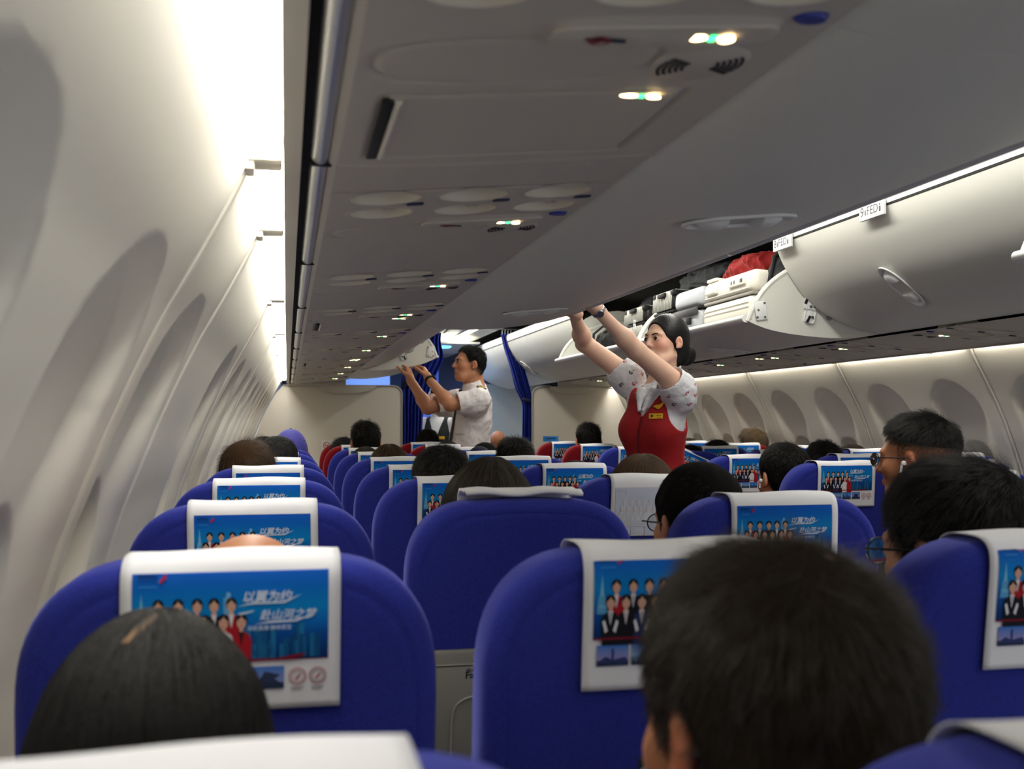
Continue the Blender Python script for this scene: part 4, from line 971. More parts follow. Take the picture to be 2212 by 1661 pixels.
def clump(P, rg, amount=.6, per=14):
    """draw the tips of neighbouring hairs together"""
    k, n = P.shape[:2]; c = rg.choice(k, max(k//per, 4), replace=False); R = P[c, 0]
    idx = np.empty(k, int)
    for a in range(0, k, 2000): idx[a:a+2000] = np.argmin(((P[a:a+2000, None, 0]-R[None])**2).sum(-1), 1)
    g = P[c][idx]; w = (np.linspace(0, 1, n)**1.3)[None, :, None]*amount*rg.uniform(.5, 1.2, (k, 1, 1))
    off = (P[:, :1]-g[:, :1])*.25; return P*(1-w)+(g+off)*w
def strands(name, P, rad, m, parent, cl=.6):
    k, n = P.shape[:2]; P = clump(P, np.random.default_rng(k), cl) if cl else P; hc = bpy.data.hair_curves.new(name); hc.add_curves([n]*k)
    hc.attributes['position'].data.foreach_set('vector', P.astype(np.float32).ravel())
    a = hc.attributes.get('radius') or hc.attributes.new('radius', 'FLOAT', 'POINT')
    a.data.foreach_set('value', (np.ones((k, n))*rad*np.linspace(1, .35, n)[None]).astype(np.float32).ravel())
    o = bpy.data.objects.new(name, hc); COL.objects.link(o); o.parent = parent; hc.materials.append(m); return o
def hair_cap(parent, m, off=.006, seed=0, rough=.002, lift=0.0, hl=hairline):
    rg = np.random.default_rng(seed); na, nz = 64, 26; az = np.linspace(-PI, PI, na, endpoint=False); rows = []
    ph = rg.random(6)*6
    for i in range(nz+1):
        u = i/nz; z0 = hl(az); z = z0+(SKC[2]+SKR[2]-.0005-z0)*(1-(1-u)**1.6)
        o = off*np.minimum(1, u*6+.05)+rough*(np.sin(az*5+ph[0]+z*60)+np.sin(az*11+ph[1]-z*90))*min(1, u*4)*(1-u)
        p = skull_pt(az, z, 0); n = skull_nrm(p.copy()); rows.append(p+n*o[:, None] if hasattr(o, '__len__') else p+n*o)
    c = MB(); c.grid(rows, cv=True, flip=True); b = c.n-na; c.f.append(tuple(range(b, b+na))); c.m.append(0)
    if lift: pass
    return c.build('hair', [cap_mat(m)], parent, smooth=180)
def sample_scalp(n, rg, hl=hairline):
    az = rg.uniform(-PI, PI, n*2); z0 = hl(az); top = SKC[2]+SKR[2]-.001; z = z0+(top-z0)*rg.random(n*2)**.9
    zz = np.clip((z-SKC[2])/SKR[2], 0, 1); keep = rg.random(n*2) < np.sqrt(1-zz*zz*.8)+.25
    return az[keep][:n], z[keep][:n]
def hair_short(parent, m, n, seed, ln=.030, rad=.00016, up=.55, side_len=.6, spike=0.0, curl=0.0, part=None, whorl=(.01, -.075, .112), cap_off=.005, front_up=0.0, hl=hairline, noise=.28):
    rg = np.random.default_rng(seed); h = hair_cap(parent, m, cap_off, seed, hl=hl); az, z = sample_scalp(n, rg, hl); n = len(az)
    p = skull_pt(az, z, 0); nr = skull_nrm(p.copy()); w = np.array(whorl); t = p-w; t -= nr*(t*nr).sum(1)[:, None]; dist = np.linalg.norm(t, axis=1)[:, None]; t /= dist+1e-6
    sw = np.cross(nr, t); t = t+sw*.45*np.exp(-dist/.05); t /= np.linalg.norm(t, axis=1)[:, None]
    topness = np.clip((z-.03)/.07, 0, 1)[:, None]; L = ln*(side_len+(1-side_len)*topness)*rg.uniform(.7, 1.15, (n, 1))
    d = nr*(up*(.35+.65*topness)+spike*topness)+t*.8+rg.normal(0, noise, (n, 3)); d[:, 2] += front_up*topness[:, 0]*np.clip(p[:, 1]/.06, 0, 1)
    d /= np.linalg.norm(d, axis=1)[:, None]; k = 6; pts = np.zeros((n, k, 3)); q = p.copy(); pts[:, 0] = q; ph = rg.random((n, 1))*6
    for i in range(1, k):
        d = d+t*.16-np.array([0, 0, .10])*(1-spike)
        if curl: d = d+curl*(np.cos(ph+i*1.3)*sw+np.sin(ph+i*1.3)*nr)
        d /= np.linalg.norm(d, axis=1)[:, None]; q = q+d*L/(k-1); e = ((q-SKC)/(SKR+.004)); rr = np.linalg.norm(e, axis=1)[:, None]
        pen = (rr < 1) & (q[:, 2:] > SKC[2]-.02); q = np.where(pen, SKC+(q-SKC)/np.maximum(rr, .3), q); pts[:, i] = q
    strands('hair_strands', pts, rad, m, h); return h
def hair_long(parent, m, n, seed, ln=.30, rad=.00013, width=.020, partx=-.006, flare=.012, hl=hairline, waves=0.0, bangs=False):
    """hair falling from a centre parting"""
    rg = np.random.default_rng(seed); h = hair_cap(parent, m, .007, seed, hl=hl); k = 14
    sidev = np.where(rg.random(n) < .5, -1, 1.0); v = rg.random(n); y0 = -.075+.14*v        # parting position front to back
    top = SKC[2]+SKR[2]; az = np.where(rg.random(n) < .55, rg.uniform(.0, 1.5, n), rg.uniform(1.2, 2.5, n))*sidev
    off = rg.uniform(.002, width, n)
    pts = np.zeros((n, k, 3)); z1 = -rg.uniform(.55, 1.0, n)*ln; r0 = np.stack([np.full(n, partx)+rg.normal(0, .0015, n), y0, SKC[2]+SKR[2]*np.sqrt(np.clip(1-((y0-SKC[1])/SKR[1])**2-(partx/SKR[0])**2, 0, 1))], -1)
    for i in range(k):
        u = i/(k-1); th = min(u/.38, 1)*PI/2
        if u <= .38:
            zz = SKC[2]+(SKR[2]+off)*math.cos(th)
            g = skull_pt(az, np.minimum(zz, top-.0005), 0); e = g-SKC; e = e/np.linalg.norm(e/SKR, axis=1)[:, None]*(1+off/.08)[:, None]
            q = SKC+e; a = max(0, 1-u/.20); a = a*a*(3-2*a); q = q*(1-a)+(r0+np.array([0, 0, .004])*(off/width)[:, None])*a
        else:
            w = (u-.38)/.62; zz = SKC[2]+(z1-SKC[2])*w; b = skull_pt(az, np.full(n, SKC[2]), 0); d = b-SKC; d[:, 2] = 0; dn = d/np.linalg.norm(d, axis=1)[:, None]
            q = SKC+d+dn*(off+flare*math.sin(min(w*1.6, 1)*PI/2)-.030*max(0, w-.3)*np.clip(np.cos(az), 0, 1))[:, None]; q[:, 2] = zz
        if waves: q = q+waves*u*np.stack([np.sin(u*14+az*7), np.cos(u*12+az*9), 0*az], -1)
        pts[:, i] = q
    # smooth the join
    for _ in range(2): pts[:, 1:-1] = (pts[:, :-2]+2*pts[:, 1:-1]+pts[:, 2:])/4
    pts += np.cumsum(rg.normal(0, .0007, pts.shape), axis=1)*np.linspace(0, 1, k)[None, :, None]
    strands('hair_strands', pts, rad, m, h)
    # body of the hair below the skull
    c = MB(); rows = []
    for i in range(12):
        w = i/11; a = np.linspace(-2.0, 2.0, 40); b = skull_pt(a, np.full(40, SKC[2]), 0); d = b-SKC; d[:, 2] = 0; dn = d/np.linalg.norm(d, axis=1)[:, None]
        q = SKC+d+dn*(.004+flare*.8*math.sin(min(w*1.6, 1)*PI/2)-.030*max(0, w-.3)*np.clip(np.cos(a), 0, 1))[:, None]; q[:, 2] = SKC[2]+.01-(ln*.8+SKC[2])*w; rows.append(q)
    c.grid(rows); o = c.build('hair_length', [cap_mat(m)], h, fix=False, smooth=180); o.modifiers.new('thick', 'SOLIDIFY').thickness = .006
    return h

# ---- seated passengers, head centre at the origin, facing +y
def seated_bodies():
    S = SDF([axis(-.34, .34, .0055), axis(-.20, .60, .0055), axis(-1.10, .14, .0055)])
    P = head(S, (0, 0, 0), np.eye(3), 1.0); neck(S, P, (0, -.025, -.19))
    def torso(T, g=0.0, limbs=True):
        T.ell((0, -.005, -.255), (.160+g, .070+g, .062+g), None, .05); T.ell((0, .032, -.36), (.158+g, .100+g, .15+g), None, .05); T.ell((0, .06, -.48), (.150+g, .108+g, .14+g), None, .05); T.ell((0, .075, -.585), (.165+g, .115+g, .085+g), None, .05)
        T.cap((0, -.025, -.17), (0, -.01, -.24), .062+g, .085+g, .05)
        for q in (-1, 1):
            T.cap((q*.150, -.005, -.265), (q*.152, .07, -.43), .048+g, .036+g, .03)
            if g == 0: T.cap((q*.152, .07, -.43), (q*.09, .24, -.47), .034, .026, .02)
    torso(S)
    for q in (-1, 1):
        S.cap((q*.085, .07, -.60), (q*.095, .33, -.61), .075, .056, .04); S.cap((q*.095, .33, -.61), (q*.095, .31, -.97), .052, .038, .03); S.cap((q*.095, .28, -1.0), (q*.10, .42, -1.01), .030, .027, .03)
        hand(S, (q*.09, .24, -.47), (-q*.35, .9, -.2), (0, -.2, -1), (-q, 0, 0), (.4, .5, .4))
    V, F = S.mesh()
    T = SDF([axis(-.34, .34, .006), axis(-.20, .25, .006), axis(-.80, -.10, .006)]); torso(T, .011)
    for q in (-1, 1): T.half((q*.218, .03, -.53), (q*.1, .15, -1))if False else None
    T.half((0, -.02, -.152), (0, .25, 1)); VT, FT = T.mesh()
    L = SDF([axis(-.34, .34, .007), axis(-.20, .60, .007), axis(-1.05, -.48, .007)]); L.ell((0, .06, -.59), (.175, .125, .09), None, .05)
    for q in (-1, 1): L.cap((q*.085, .07, -.60), (q*.095, .33, -.61), .083, .064, .04); L.cap((q*.095, .33, -.61), (q*.095, .31, -.95), .060, .048, .03)
    VL, FL = L.mesh(); return (V, F), (VT, FT), (VL, FL)
BODY, SHIRT, TROU = seated_bodies()
def tri_mesh(name, VF):
    o = arr_obj(name, VF[0], VF[1], None); me = o.data; bpy.data.objects.remove(o); return me
_shirt = tri_mesh('shirt', SHIRT); _shirt.materials.append(M_DGREY); _trou = tri_mesh('trousers', TROU); _trou.materials.append(mat('dark trousers', (.012, .013, .02), .8))
_bodies = {}
def body_mesh(skin, scalp):
    key = (skin, scalp)
    if key not in _bodies:
        o = arr_obj('person', BODY[0], BODY[1], [M_SKIN]); sp = []
        for q in (-1, 1): sp.append(((q*.08, -.006, -.004), (.016, .026, .036), tuple(np.array(SK[skin])*(1.0, .72, .66)), .8))
        sp += [((0, .09, -.061), (.024, .012, .010), srgb(170, 90, 84), .7), ((0, .11, -.026), (.014, .014, .012), tuple(np.array(SK[skin])*(1, .8, .75)), .5)]
        if scalp == 'stubble': sp.append(((0, -.02, .05), (.09, .10, .085), tuple(np.array(SK[skin])*.42), .75))
        if scalp == 'fade': sp.append(((0, -.05, -.01), (.09, .085, .085), tuple(np.array(SK[skin])*.38), .9))
        paint(o, SK[skin], sp); _bodies[key] = o.data; bpy.data.objects.remove(o)
    return _bodies[key]
def passenger(x, y, ztop, label, skin='mid', scalp='none', shirt=(.03, .03, .035), yaw=0, tilt=0, roll=0, s=1.0, group='seated passengers'):
    o = bpy.data.objects.new('person', body_mesh(skin, scalp)); COL.objects.link(o)
    o.rotation_euler = (tilt, roll, yaw); o.scale = (s, s, s); o.location = (x, y, ztop-.122*s)
    tag(o, label, 'person', group)
    sh = bpy.data.objects.new('shirt', _shirt); COL.objects.link(sh); sh.parent = o
    sh.material_slots[0].link = 'OBJECT'; sh.material_slots[0].material = mat('shirt %.3f %.3f %.3f' % shirt, shirt, .85, sheen=.3, bump=.2, bscale=250)
    t = bpy.data.objects.new('trousers', _trou); COL.objects.link(t); t.parent = o
    brows_eyes(lambda a, b, c: np.array([a, b, c]), np.eye(3), 1.0, o) if False else None
    return o
crop = lambda az: np.interp(np.abs(az), [0, .7, 1.25, 1.5, 1.75, 2.0, 2.4, 2.8, PI], [.030, .032, .038, .045, .048, .050, .066, .082, .080])
def bald_line(az): return np.interp(np.abs(az), [0, 1.3, 1.6, PI], [.0, .0, .02, .03])
def stubble(o, m, n, seed, rad=.00016, ln=.006, z1=crop):
    rg = np.random.default_rng(seed); az = rg.uniform(-2.0, 2.0, n); lo, hi = hairline(az), z1(az)+.012; z = lo+(hi-lo)*rg.random(n)**.7
    p = skull_pt(az, z, 0); nr = skull_nrm(p.copy()); d = nr*.5+np.array([0, 0, -.8])+rg.normal(0, .25, (n, 3)); d /= np.linalg.norm(d, axis=1)[:, None]; u = ((z-lo)/(hi-lo))[:, None]
    strands('nape_hair', np.stack([p-nr*.001, p+d*ln*(.35+u)*.5, p+d*ln*(.35+u)], 1), rad, m, o, 0)
def glasses(o, lens=True):
    g = MB()
    for q in (-1, 1):
        g.tube([(q*.032+.024*math.cos(a), .108-.006*abs(math.cos(a)), .002+.018*math.sin(a)) for a in np.linspace(0, 2*PI, 24)], .0013, 6, cap=False)
        g.tube([(q*.056, .102, .006), (q*.074, .09, .008), (q*.083, .03, .008), (q*.083, -.004, .008), (q*.081, -.022, -.006)], .0017, 6)
    g.tube([(-.008, .108, .006), (0, .110, .008), (.008, .108, .006)], .0013, 6); e = g.build('glasses', [M_GLASS], o)
    l = MB()
    for q in (-1, 1): l.lathe([(0, .001), (.023, .0), (.023, -.001)], 20, sy=.75).xf(Matrix.Translation((q*.032, .106, .002)) @ Matrix.Rotation(PI/2, 4, 'X'), len(l.v)-60)
    l.build('lens', [M_LENS], e)
def earbud(o, q):
    b = MB(); b.lathe([(0, -.007), (.006, -.004), (.007, 0), (.005, .005), (0, .007)], 12, c=(q*.085, .004, -.006)); b.tube([(q*.086, .008, -.008), (q*.087, .012, -.030)], .0032, 8); b.build('earbud', [M_BINLIP], o)
def bald_line(az): return np.interp(np.abs(az), [0, 1.3, 1.6, PI], [.0, .0, .02, .03])

def patch(o, c, r, col, nm):
    """strip of scalp showing between the hair"""
    p = np.array(c, float); m = MB(); n = skull_nrm(p[None].copy())[0]; q = Vector(n).to_track_quat('Z', 'Y').to_matrix().to_4x4(); q.translation = Vector(p)
    m.lathe([(0, .0022), (.6, .0018), (1, 0)], 20, sx=r[0], sy=r[1]); m.xf(q @ Matrix.Rotation(r[2], 4, 'Z')); return m.build(nm, [mat('scalp '+nm, col, .7)], o, smooth=180)
# nearest
p = passenger(-1.560, .93, 1.115, 'person with long black hair in the nearest left window seat', 'fair', 'none', (.02, .02, .025), tilt=-.30, s=1.0)
hair_long(p, M_HAIR, 16000, 11, .34, .00016, .024, -.003, .012)
rows = []
for u in np.linspace(0, 1, 10):
    a = skull_pt(np.array([.25-.5*u, .25-.5*u]), np.array([.117-.030*u**1.5]*2)); n = skull_nrm(a.copy()); a = a+n*.0105; a[0, 0] -= .0032; a[1, 0] += .0032; rows.append(a)
MB().grid(rows).build('parting', [mat('scalp parting', srgb(128, 98, 70), .7)], p, fix=False)
p = passenger(-1.113, .715, 1.192, 'person with short dark hair in the nearest left middle seat', 'tan', 'stubble', (.03, .03, .04), yaw=.20, tilt=-.08, s=1.085)
hair_short(p, M_HAIRD, 26000, 12, .034, .00017, .75, .75, whorl=(-.004, -.062, .108), cap_off=.007, noise=.34)
pt = skull_pt(np.array([.05]), np.array([.108]))[0]; patch(p, pt+skull_nrm(pt[None].copy())[0]*.0050, (.011, .008, .3), srgb(84, 58, 30), 'crown_whorl')
p = passenger(-1.500, 1.43, 1.137, 'bald person whose shiny crown shows above the second left window headrest', 'tan', 'none', (.05, .05, .06), tilt=-.12); stubble(p, M_HAIRG, 1500, 13, .00018, .012, bald_line)
p = passenger(-.478, 1.42, 1.222, 'person with thick black hair and glasses at the right edge, aisle seat one row ahead', 'mid', 'stubble', (.02, .02, .025), yaw=.30, tilt=-.08, s=1.12)
hair_short(p, M_HAIR, 22000, 14, .040, .00017, .8, .75, whorl=(.035, -.07, .085), cap_off=.009, noise=.3); glasses(p)
p = passenger(-.605, 2.13, 1.192, 'person with neat black hair and glasses, left aisle seat two rows ahead', 'mid', 'stubble', (.04, .04, .05), yaw=.16, tilt=-.05, s=1.07)
hair_short(p, M_HAIR, 15000, 15, .030, .00015, .25, .5, whorl=(.02, -.085, .09), cap_off=.008, noise=.12); glasses(p)
p = passenger(-1.056, 2.13, 1.206, 'person with straight dark hair behind the flipped white cover', 'fair', 'none', (.05, .05, .06), s=1.05); hair_long(p, M_HAIRD, 11000, 16, .20, .00016, .020, .01, .006)
p = passenger(-.476, 2.87, 1.183, 'person with light brown hair in front of the pale faded cover', 'fair', 'none', (.2, .1, .1), s=1.03); hair_long(p, M_HAIRL, 10000, 17, .24, .00016, .026, .0, .012)
p = passenger(-1.046, 2.87, 1.215, 'person with cropped black hair, left middle seat three rows ahead', 'tan', 'fade', (.05, .06, .08), tilt=-.03, yaw=.15, s=1.0); hair_short(p, M_HAIR, 10000, 18, .030, .00017, .6, .25, hl=crop); stubble(p, M_HAIR, 6000, 118)
p = passenger(-1.580, 3.64, 1.215, 'person with tousled brown hair tinged orange by the left windows', 'mid', 'none', (.06, .06, .05), s=1.06, yaw=-.2); hair_short(p, M_HAIRB, 9000, 19, .055, .00020, .5, .8, curl=.18, whorl=(-.02, -.08, .09), cap_off=.010, noise=.35)
p = passenger(-1.490, 4.4, 1.222, 'person with short greying hair just beyond the tousled brown haired one', 'mid', 'stubble', (.7, .7, .7), s=1.02); hair_short(p, M_HAIRG, 7000, 20, .022, .0002, .7, .6)
p = passenger(-1.560, 5.15, 1.212, 'person by the left wall nearly hidden behind the greying head', 'mid', 'none', (.05, .05, .05)); hair_short(p, M_HAIR, 2500, 21, .03, .0003, .6)
# cap wearer
p = passenger(-1.438, 5.92, 1.232, 'person wearing a violet blue baseball cap far down the left window seats', 'mid', 'none', (.05, .05, .07), yaw=.25); stubble(p, M_HAIR, 1500, 22, .0003, .012, bald_line)
M_CAP = mat('violet blue cap', srgb(62, 60, 140), .8, sheen=.4, bump=.3, bscale=500)
c = MB(); rows = []
for i in range(13):
    z = -.005+.136*math.sin(i/12*PI/2); r = max(math.cos(i/12*PI/2), 0)**.9; rows.append([((.093)*r*math.sin(a)+.0, -.012-(.112)*r*math.cos(a), z) for a in np.linspace(0, 2*PI, 40, endpoint=False)])
c.grid(rows, cv=True, flip=True); cp = c.build('cap', [M_CAP], p, smooth=180); MB().lathe([(0, .004), (.007, .003), (.008, 0)], 12, c=(0, -.012, .131)).build('button', [M_BLACK], cp)
br = MB(); br.grid([[(.078*math.sin(a)*(1-.25*q*abs(math.sin(a))), .06+.075*math.cos(a)*q+.01, .006-.012*q) for a in np.linspace(-1.4, 1.4, 20)] for q in np.linspace(.3, 1, 6)]); br.build('brim', [M_CAP], cp, fix=False).modifiers.new('t', 'SOLIDIFY').thickness = .003
ey = MB()
for q in (-1, 1): ey.lathe([(0, -.001), (.0025, 0), (.0025, .002)], 10, c=(q*.05, .0, 0)).xf(Matrix.Translation((0, -.104, .07)) @ Matrix.Rotation(1.1, 4, 'X'), len(ey.v)-30)
ey.build('eyelet', [M_BLACK], cp)
FAR = [  # x, y, ztop, label, skin, kind, n
 (-1.033, 5.9, 1.292, 'tall person with short black hair before the left divider panel', 'mid', 'spiky', 5000, M_HAIR, .15),
 (-1.110, 6.65, 1.190, 'person with wavy dark hair leaning beside the tall one at the left divider', 'mid', 'wavy', 3500, M_HAIRG, 0),
 (-1.043, 4.4, 1.195, 'person with reddish dark hair, left middle seat five rows ahead', 'fair', 'long', 5000, M_HAIRB, 0),
 (-1.090, 5.1, 1.168, 'person with low dark hair between the reddish haired one and the tall one', 'mid', 'long', 3000, M_HAIRD, 0),
 (-.494, 7.4, 1.240, 'person with a thinning crown in front of the left curtain', 'mid', 'short', 3500, M_HAIR, 0),
 (-.468, 6.65, 1.169, 'person with close cropped grey black hair below the man in the white shirt', 'mid', 'short', 3000, M_HAIRG, 0),
 (-.366, 5.9, 1.172, 'person with short dark hair left of the one under the grey wall', 'mid', 'short', 3000, M_HAIR, 0),
 (-.514, 4.4, 1.220, 'person with mussed black hair, left aisle seat five rows ahead', 'mid', 'spiky', 6000, M_HAIR, 0),
 (.514, 10.0, 1.205, 'bald person far forward beyond the curtain', 'tan', 'bald', 0, M_HAIR, 0),
 (.455, 6.65, 1.282, 'person with spiky black hair before the right divider panel', 'mid', 'spiky', 5000, M_HAIR, -.1),
 (-.464, 3.62, 1.150, 'person with low black hair, left aisle seat four rows ahead', 'mid', 'long', 5000, M_HAIR, 0),
 (.560, 5.15, 1.170, 'person with black hair just right of the woman in red', 'mid', 'short', 3500, M_HAIR, 0),
 (1.440, 7.4, 1.168, 'person with dark hair low by the farthest right window', 'mid', 'short', 2000, M_HAIRD, 0),
 (1.025, 5.9, 1.180, 'person with untidy black hair, right middle seat before the sandy haired one', 'mid', 'wavy', 3500, M_HAIR, 0),
 (1.600, 6.65, 1.240, 'person with wavy sandy hair by the right wall', 'fair', 'sandy', 4500, M_HAIRY, .25),
 (.930, 4.45, 1.200, 'person with black hair shaved at the nape, right middle seat five rows ahead', 'mid', 'fade', 5000, M_HAIR, 0),
 (1.470, 5.15, 1.170, 'person with brown hair under a right window arch', 'mid', 'short', 3000, M_HAIRD, 0)]
for i, (x, y, zt, lb, sk, kd, n, m, yw) in enumerate(FAR):
    p = passenger(x, y, zt-.008, lb, sk, {'fade': 'fade', 'bald': 'none'}.get(kd, 'stubble' if kd in ('short', 'spiky') else 'none'), [(.03, .03, .04), (.08, .08, .1), (.02, .05, .1), (.25, .25, .27)][i % 4], yaw=yw, s=1.0)
    if kd == 'spiky': hair_short(p, m, n, 40+i, .034, .00026, .9, .45, spike=.5, noise=.3, cap_off=.006)
    elif kd == 'wavy': hair_short(p, m, n, 40+i, .050, .00030, .7, .8, curl=.3, noise=.4, cap_off=.008)
    elif kd == 'sandy': hair_short(p, m, n, 40+i, .060, .00032, .7, .45, curl=.35, front_up=.8, noise=.25, cap_off=.006)
    elif kd == 'long': hair_long(p, m, n, 40+i, .22, .00024, .018, .0, .008)
    elif kd == 'fade': hair_short(p, m, n, 40+i, .032, .00024, .8, .35, spike=.3, hl=crop, noise=.3); stubble(p, m, 3000, 140, .0003)
    elif kd == 'bald': stubble(p, M_HAIRG, 600, 40, .0003, .006, bald_line)
    elif kd == 'short': hair_short(p, m, n, 40+i, .026, .00026, .6, .55)
p = passenger(-.542, 5.1, 1.155, 'person in a navy hood low in the left aisle seat six rows ahead', 'mid', 'none', (.012, .016, .05))
c = MB(); rows = [[((.088)*math.cos(q)**.8*math.sin(a), -.014-(.106)*math.cos(q)**.8*math.cos(a), -.10+.225*math.sin(q)) for a in np.linspace(-2.3, 2.3, 40)] for q in np.linspace(0, PI/2-.02, 14)]
c.grid(rows); c.build('hood', [mat('navy cloth', (.008, .011, .04), .9, bump=.3)], p, fix=False, smooth=180).modifiers.new('t', 'SOLIDIFY').thickness = .004
p = passenger(.336, 3.64, 1.203, 'person with close black hair and a white earbud beside the aisle', 'mid', 'stubble', (.03, .03, .04), yaw=.10, tilt=-.06, s=1.08)
hair_short(p, M_HAIR, 11000, 70, .020, .00018, .9, .55, spike=.2, noise=.2); earbud(p, -1)
p = passenger(.425, 2.92, 1.305, 'large person with glasses, a faded nape and a dark top, beside the aisle', 'tan', 'fade', (.018, .022, .03), yaw=.62, tilt=-.02, s=1.16)
hair_short(p, M_HAIR, 12000, 71, .036, .00018, .75, .35, curl=.25, hl=crop, noise=.3, front_up=.3); stubble(p, M_HAIRD, 9000, 171); glasses(p); earbud(p, -1)
# ------------------------------------------------------------------ the woman in red reaching up to the left bins
def arm(S, sh, el, wr, r=(.050, .040, .036, .024), k=.02, mus=True):
    S.cap(sh, el, r[0], r[1], k); S.cap(el, wr, r[2]*1.0, r[3], k)
    if mus:
        e = np.array(el); w = np.array(wr); m = e+(w-e)*.28; S.ell(m, (r[2]*1.04,)*3, None, .03)
def build_woman():
    sh_l, el_l, wr_l = np.array((.024, 3.875, 1.414)), np.array((-.184, 3.78, 1.546)), np.array((-.36, 3.705, 1.690))
    sh_r, el_r, wr_r = np.array((-.095, 4.125, 1.460)), np.array((-.266, 4.20, 1.602)), np.array((-.366, 3.99, 1.706))
    hc = np.array((.006, 3.985, 1.594)); HR = frame((-.92, -.39, .10)); hs = .90
    S = SDF([axis(-.60, .32, .0065, (-.10, .11, .0024)), axis(3.50, 4.45, .0065, (3.87, 4.10, .0024)), axis(0, 1.86, .010, (1.46, 1.84, .0026))])
    P = head(S, hc, HR, hs, 1.0)
    Rt = frame((-.80, -.60, 0)); C = np.array((-.030, 4.000, 0)); W = lambda l, f, z: C+Rt@np.array((-l, f, 0))+np.array((0, 0, z))   # l: her left
    nb = W(.0, -.025, 1.435); neck(S, P, nb, hs, .046, .02)
    def torso(T, g=0, low=True):
        T.ell(W(0, -.01, 1.365), (.118+g, .058+g, .055+g), Rt, .05); T.ell(W(0, .0, 1.275), (.122+g, .080+g, .12+g), Rt, .05)
        for q in (-1, 1): T.ell(W(q*.058, .058, 1.245), (.055+g, .046+g, .058+g), Rt, .045)
        T.ell(W(0, .0, 1.10), (.104+g, .078+g, .14+g), Rt, .07); T.ell(W(0, -.01, .93), (.150+g, .105+g, .14+g), Rt, .07)
    torso(S)
    for s0 in (sh_l, sh_r): S.ell(s0, (.052, .052, .052), None, .04)
    arm(S, sh_l, el_l, wr_l, (.044, .035, .0325, .0220)); arm(S, sh_r, el_r, wr_r, (.044, .035, .0325, .0220))
    for q in (-1, 1):
        S.cap(W(q*.08, 0, .88), W(q*.075, .0, .47), .085, .055, .05); S.cap(W(q*.075, 0, .47), W(q*.07, -.02, .09), .052, .032, .03); S.cap(W(q*.07, -.03, .05), W(q*.08, .15, .028), .032, .026, .03)
    hand(S, wr_l, (-.72, -.20, .42), (-.35, .1, -.9), (.2, .9, .3), (.35, .45, .35), .92); hand(S, wr_r, (-.75, -.25, .25), (-.35, .1, -.9), (.1, -.9, .3), (.35, .45, .35), .92)
    V, F = S.mesh(); o = arr_obj('person', V, F, [M_SKIN]); tag(o, 'woman in a red waistcoat with a hair bun, reaching up to the left bin', 'person')
    sk = np.array(srgb(232, 190, 166))
    sp = [(P(0, .093, -.061), (.023*hs, .020, .0095), srgb(168, 62, 62), .85)]
    for q in (-1, 1):
        sp += [(P(q*.044, .060, -.020), (.034, .034, .026), tuple(sk*(1, .70, .68)), .55), (P(q*.080, -.004, -.004), (.022, .028, .036), tuple(sk*(1, .72, .66)), .5), (P(q*.033, .080, .0085), (.020, .016, .0075), tuple(sk*(.62, .46, .42)), .55)]
    paint(o, tuple(sk), sp); brows_eyes(P, HR, hs, o, (.1, .97, .12), 1)
    # hair: smooth and drawn back into a low bun
    H = SDF([axis(-.16, .16, .0034), axis(3.80, 4.16, .0034), axis(1.42, 1.74, .0034)])
    hl = lambda c, r, k=.012, Q=None, op='u': H.ell(P(*c), np.array(r)*hs, HR if Q is None else HR@Q, k, op)
    hl((0, -.016, .040), (.081, .101, .089)); hl((0, -.055, -.020), (.070, .062, .070), .03); H.cap(P(-.03, -.075, -.06), P(.03, -.075, -.06), .030, .030, .03)
    # clear the face, the ears and below the jaw
    fr = np.array([[1, 0, 0], [0, math.cos(.62), -math.sin(.62)], [0, math.sin(.62), math.cos(.62)]])
    hl((0, .098, -.030), (.076, .085, .105), .006, None, 's'); hl((0, .075, -.075), (.10, .085, .075), .006, None, 's')
    for q in (-1, 1): hl((q*.090, .000, -.024), (.024, .022, .030), .008, None, 's')
    hl((0, -.128, -.040), (.046, .044, .048), .006); hl((0, -.125, -.045), (.036, .05, .036), .004); hl((0, -.098, -.035), (.030, .030, .03), .012)
    V, F = H.mesh(); hm = arr_obj('hair', V, F, [mat('sleek black hair', (.0065, .006, .007), .42, spec=.3, bump=.5, bscale=220, stretch=(1, 1, .2))], o)
    # white short sleeved blouse
    B = SDF([axis(-.28, .24, .0030), axis(3.72, 4.28, .0030), axis(1.0, 1.58, .0030)]); torso(B, .007)
    B.cap(W(0, -.02, 1.40), P(0, -.03, -.098), .052, .050, .03)
    for s0, e0 in ((sh_l, el_l), (sh_r, el_r)):
        d = (e0-s0)/np.linalg.norm(e0-s0); B.ell(s0, (.055, .055, .055), None, .04); B.cap(s0, s0+d*.055, .056, .056, .03); B.cap(s0+d*.055, s0+d*.078, .053, .046, .01); B.cap(s0-d*.02+np.array((0, 0, -.04)), s0+d*.05+np.array((0, 0, -.03)), .050, .046, .04)
        for q, (a, rr) in enumerate(((.3, .008), (1.4, .007), (2.6, .008), (3.9, .007), (5.2, .008))):
            u = np.cross(d, (0, 0, 1)); u /= np.linalg.norm(u); v = np.cross(d, u); ce = u*math.cos(a)+v*math.sin(a); B.cap(s0-d*.01+ce*.052, s0+d*.072+ce*.049, rr*.8, rr*.5, .010)
        B.cap(s0+d*.080, s0+d*.40, .060, .056, .002, 's'); B.cap(s0+d*.05, s0+d*.40, .0435, .040, .002, 's')
    B.cap(P(0, -.02, -.075), P(0, -.02, .3), .056, .10, .004, 's')
    for q in (-1, 1): B.cap(W(q*.030, .058, 1.400), W(q*.010, .100, 1.325), .018, .008, .01)
    B.cap(W(0, .125, 1.435), W(0, .115, 1.372), .040, .012, .008, 's')
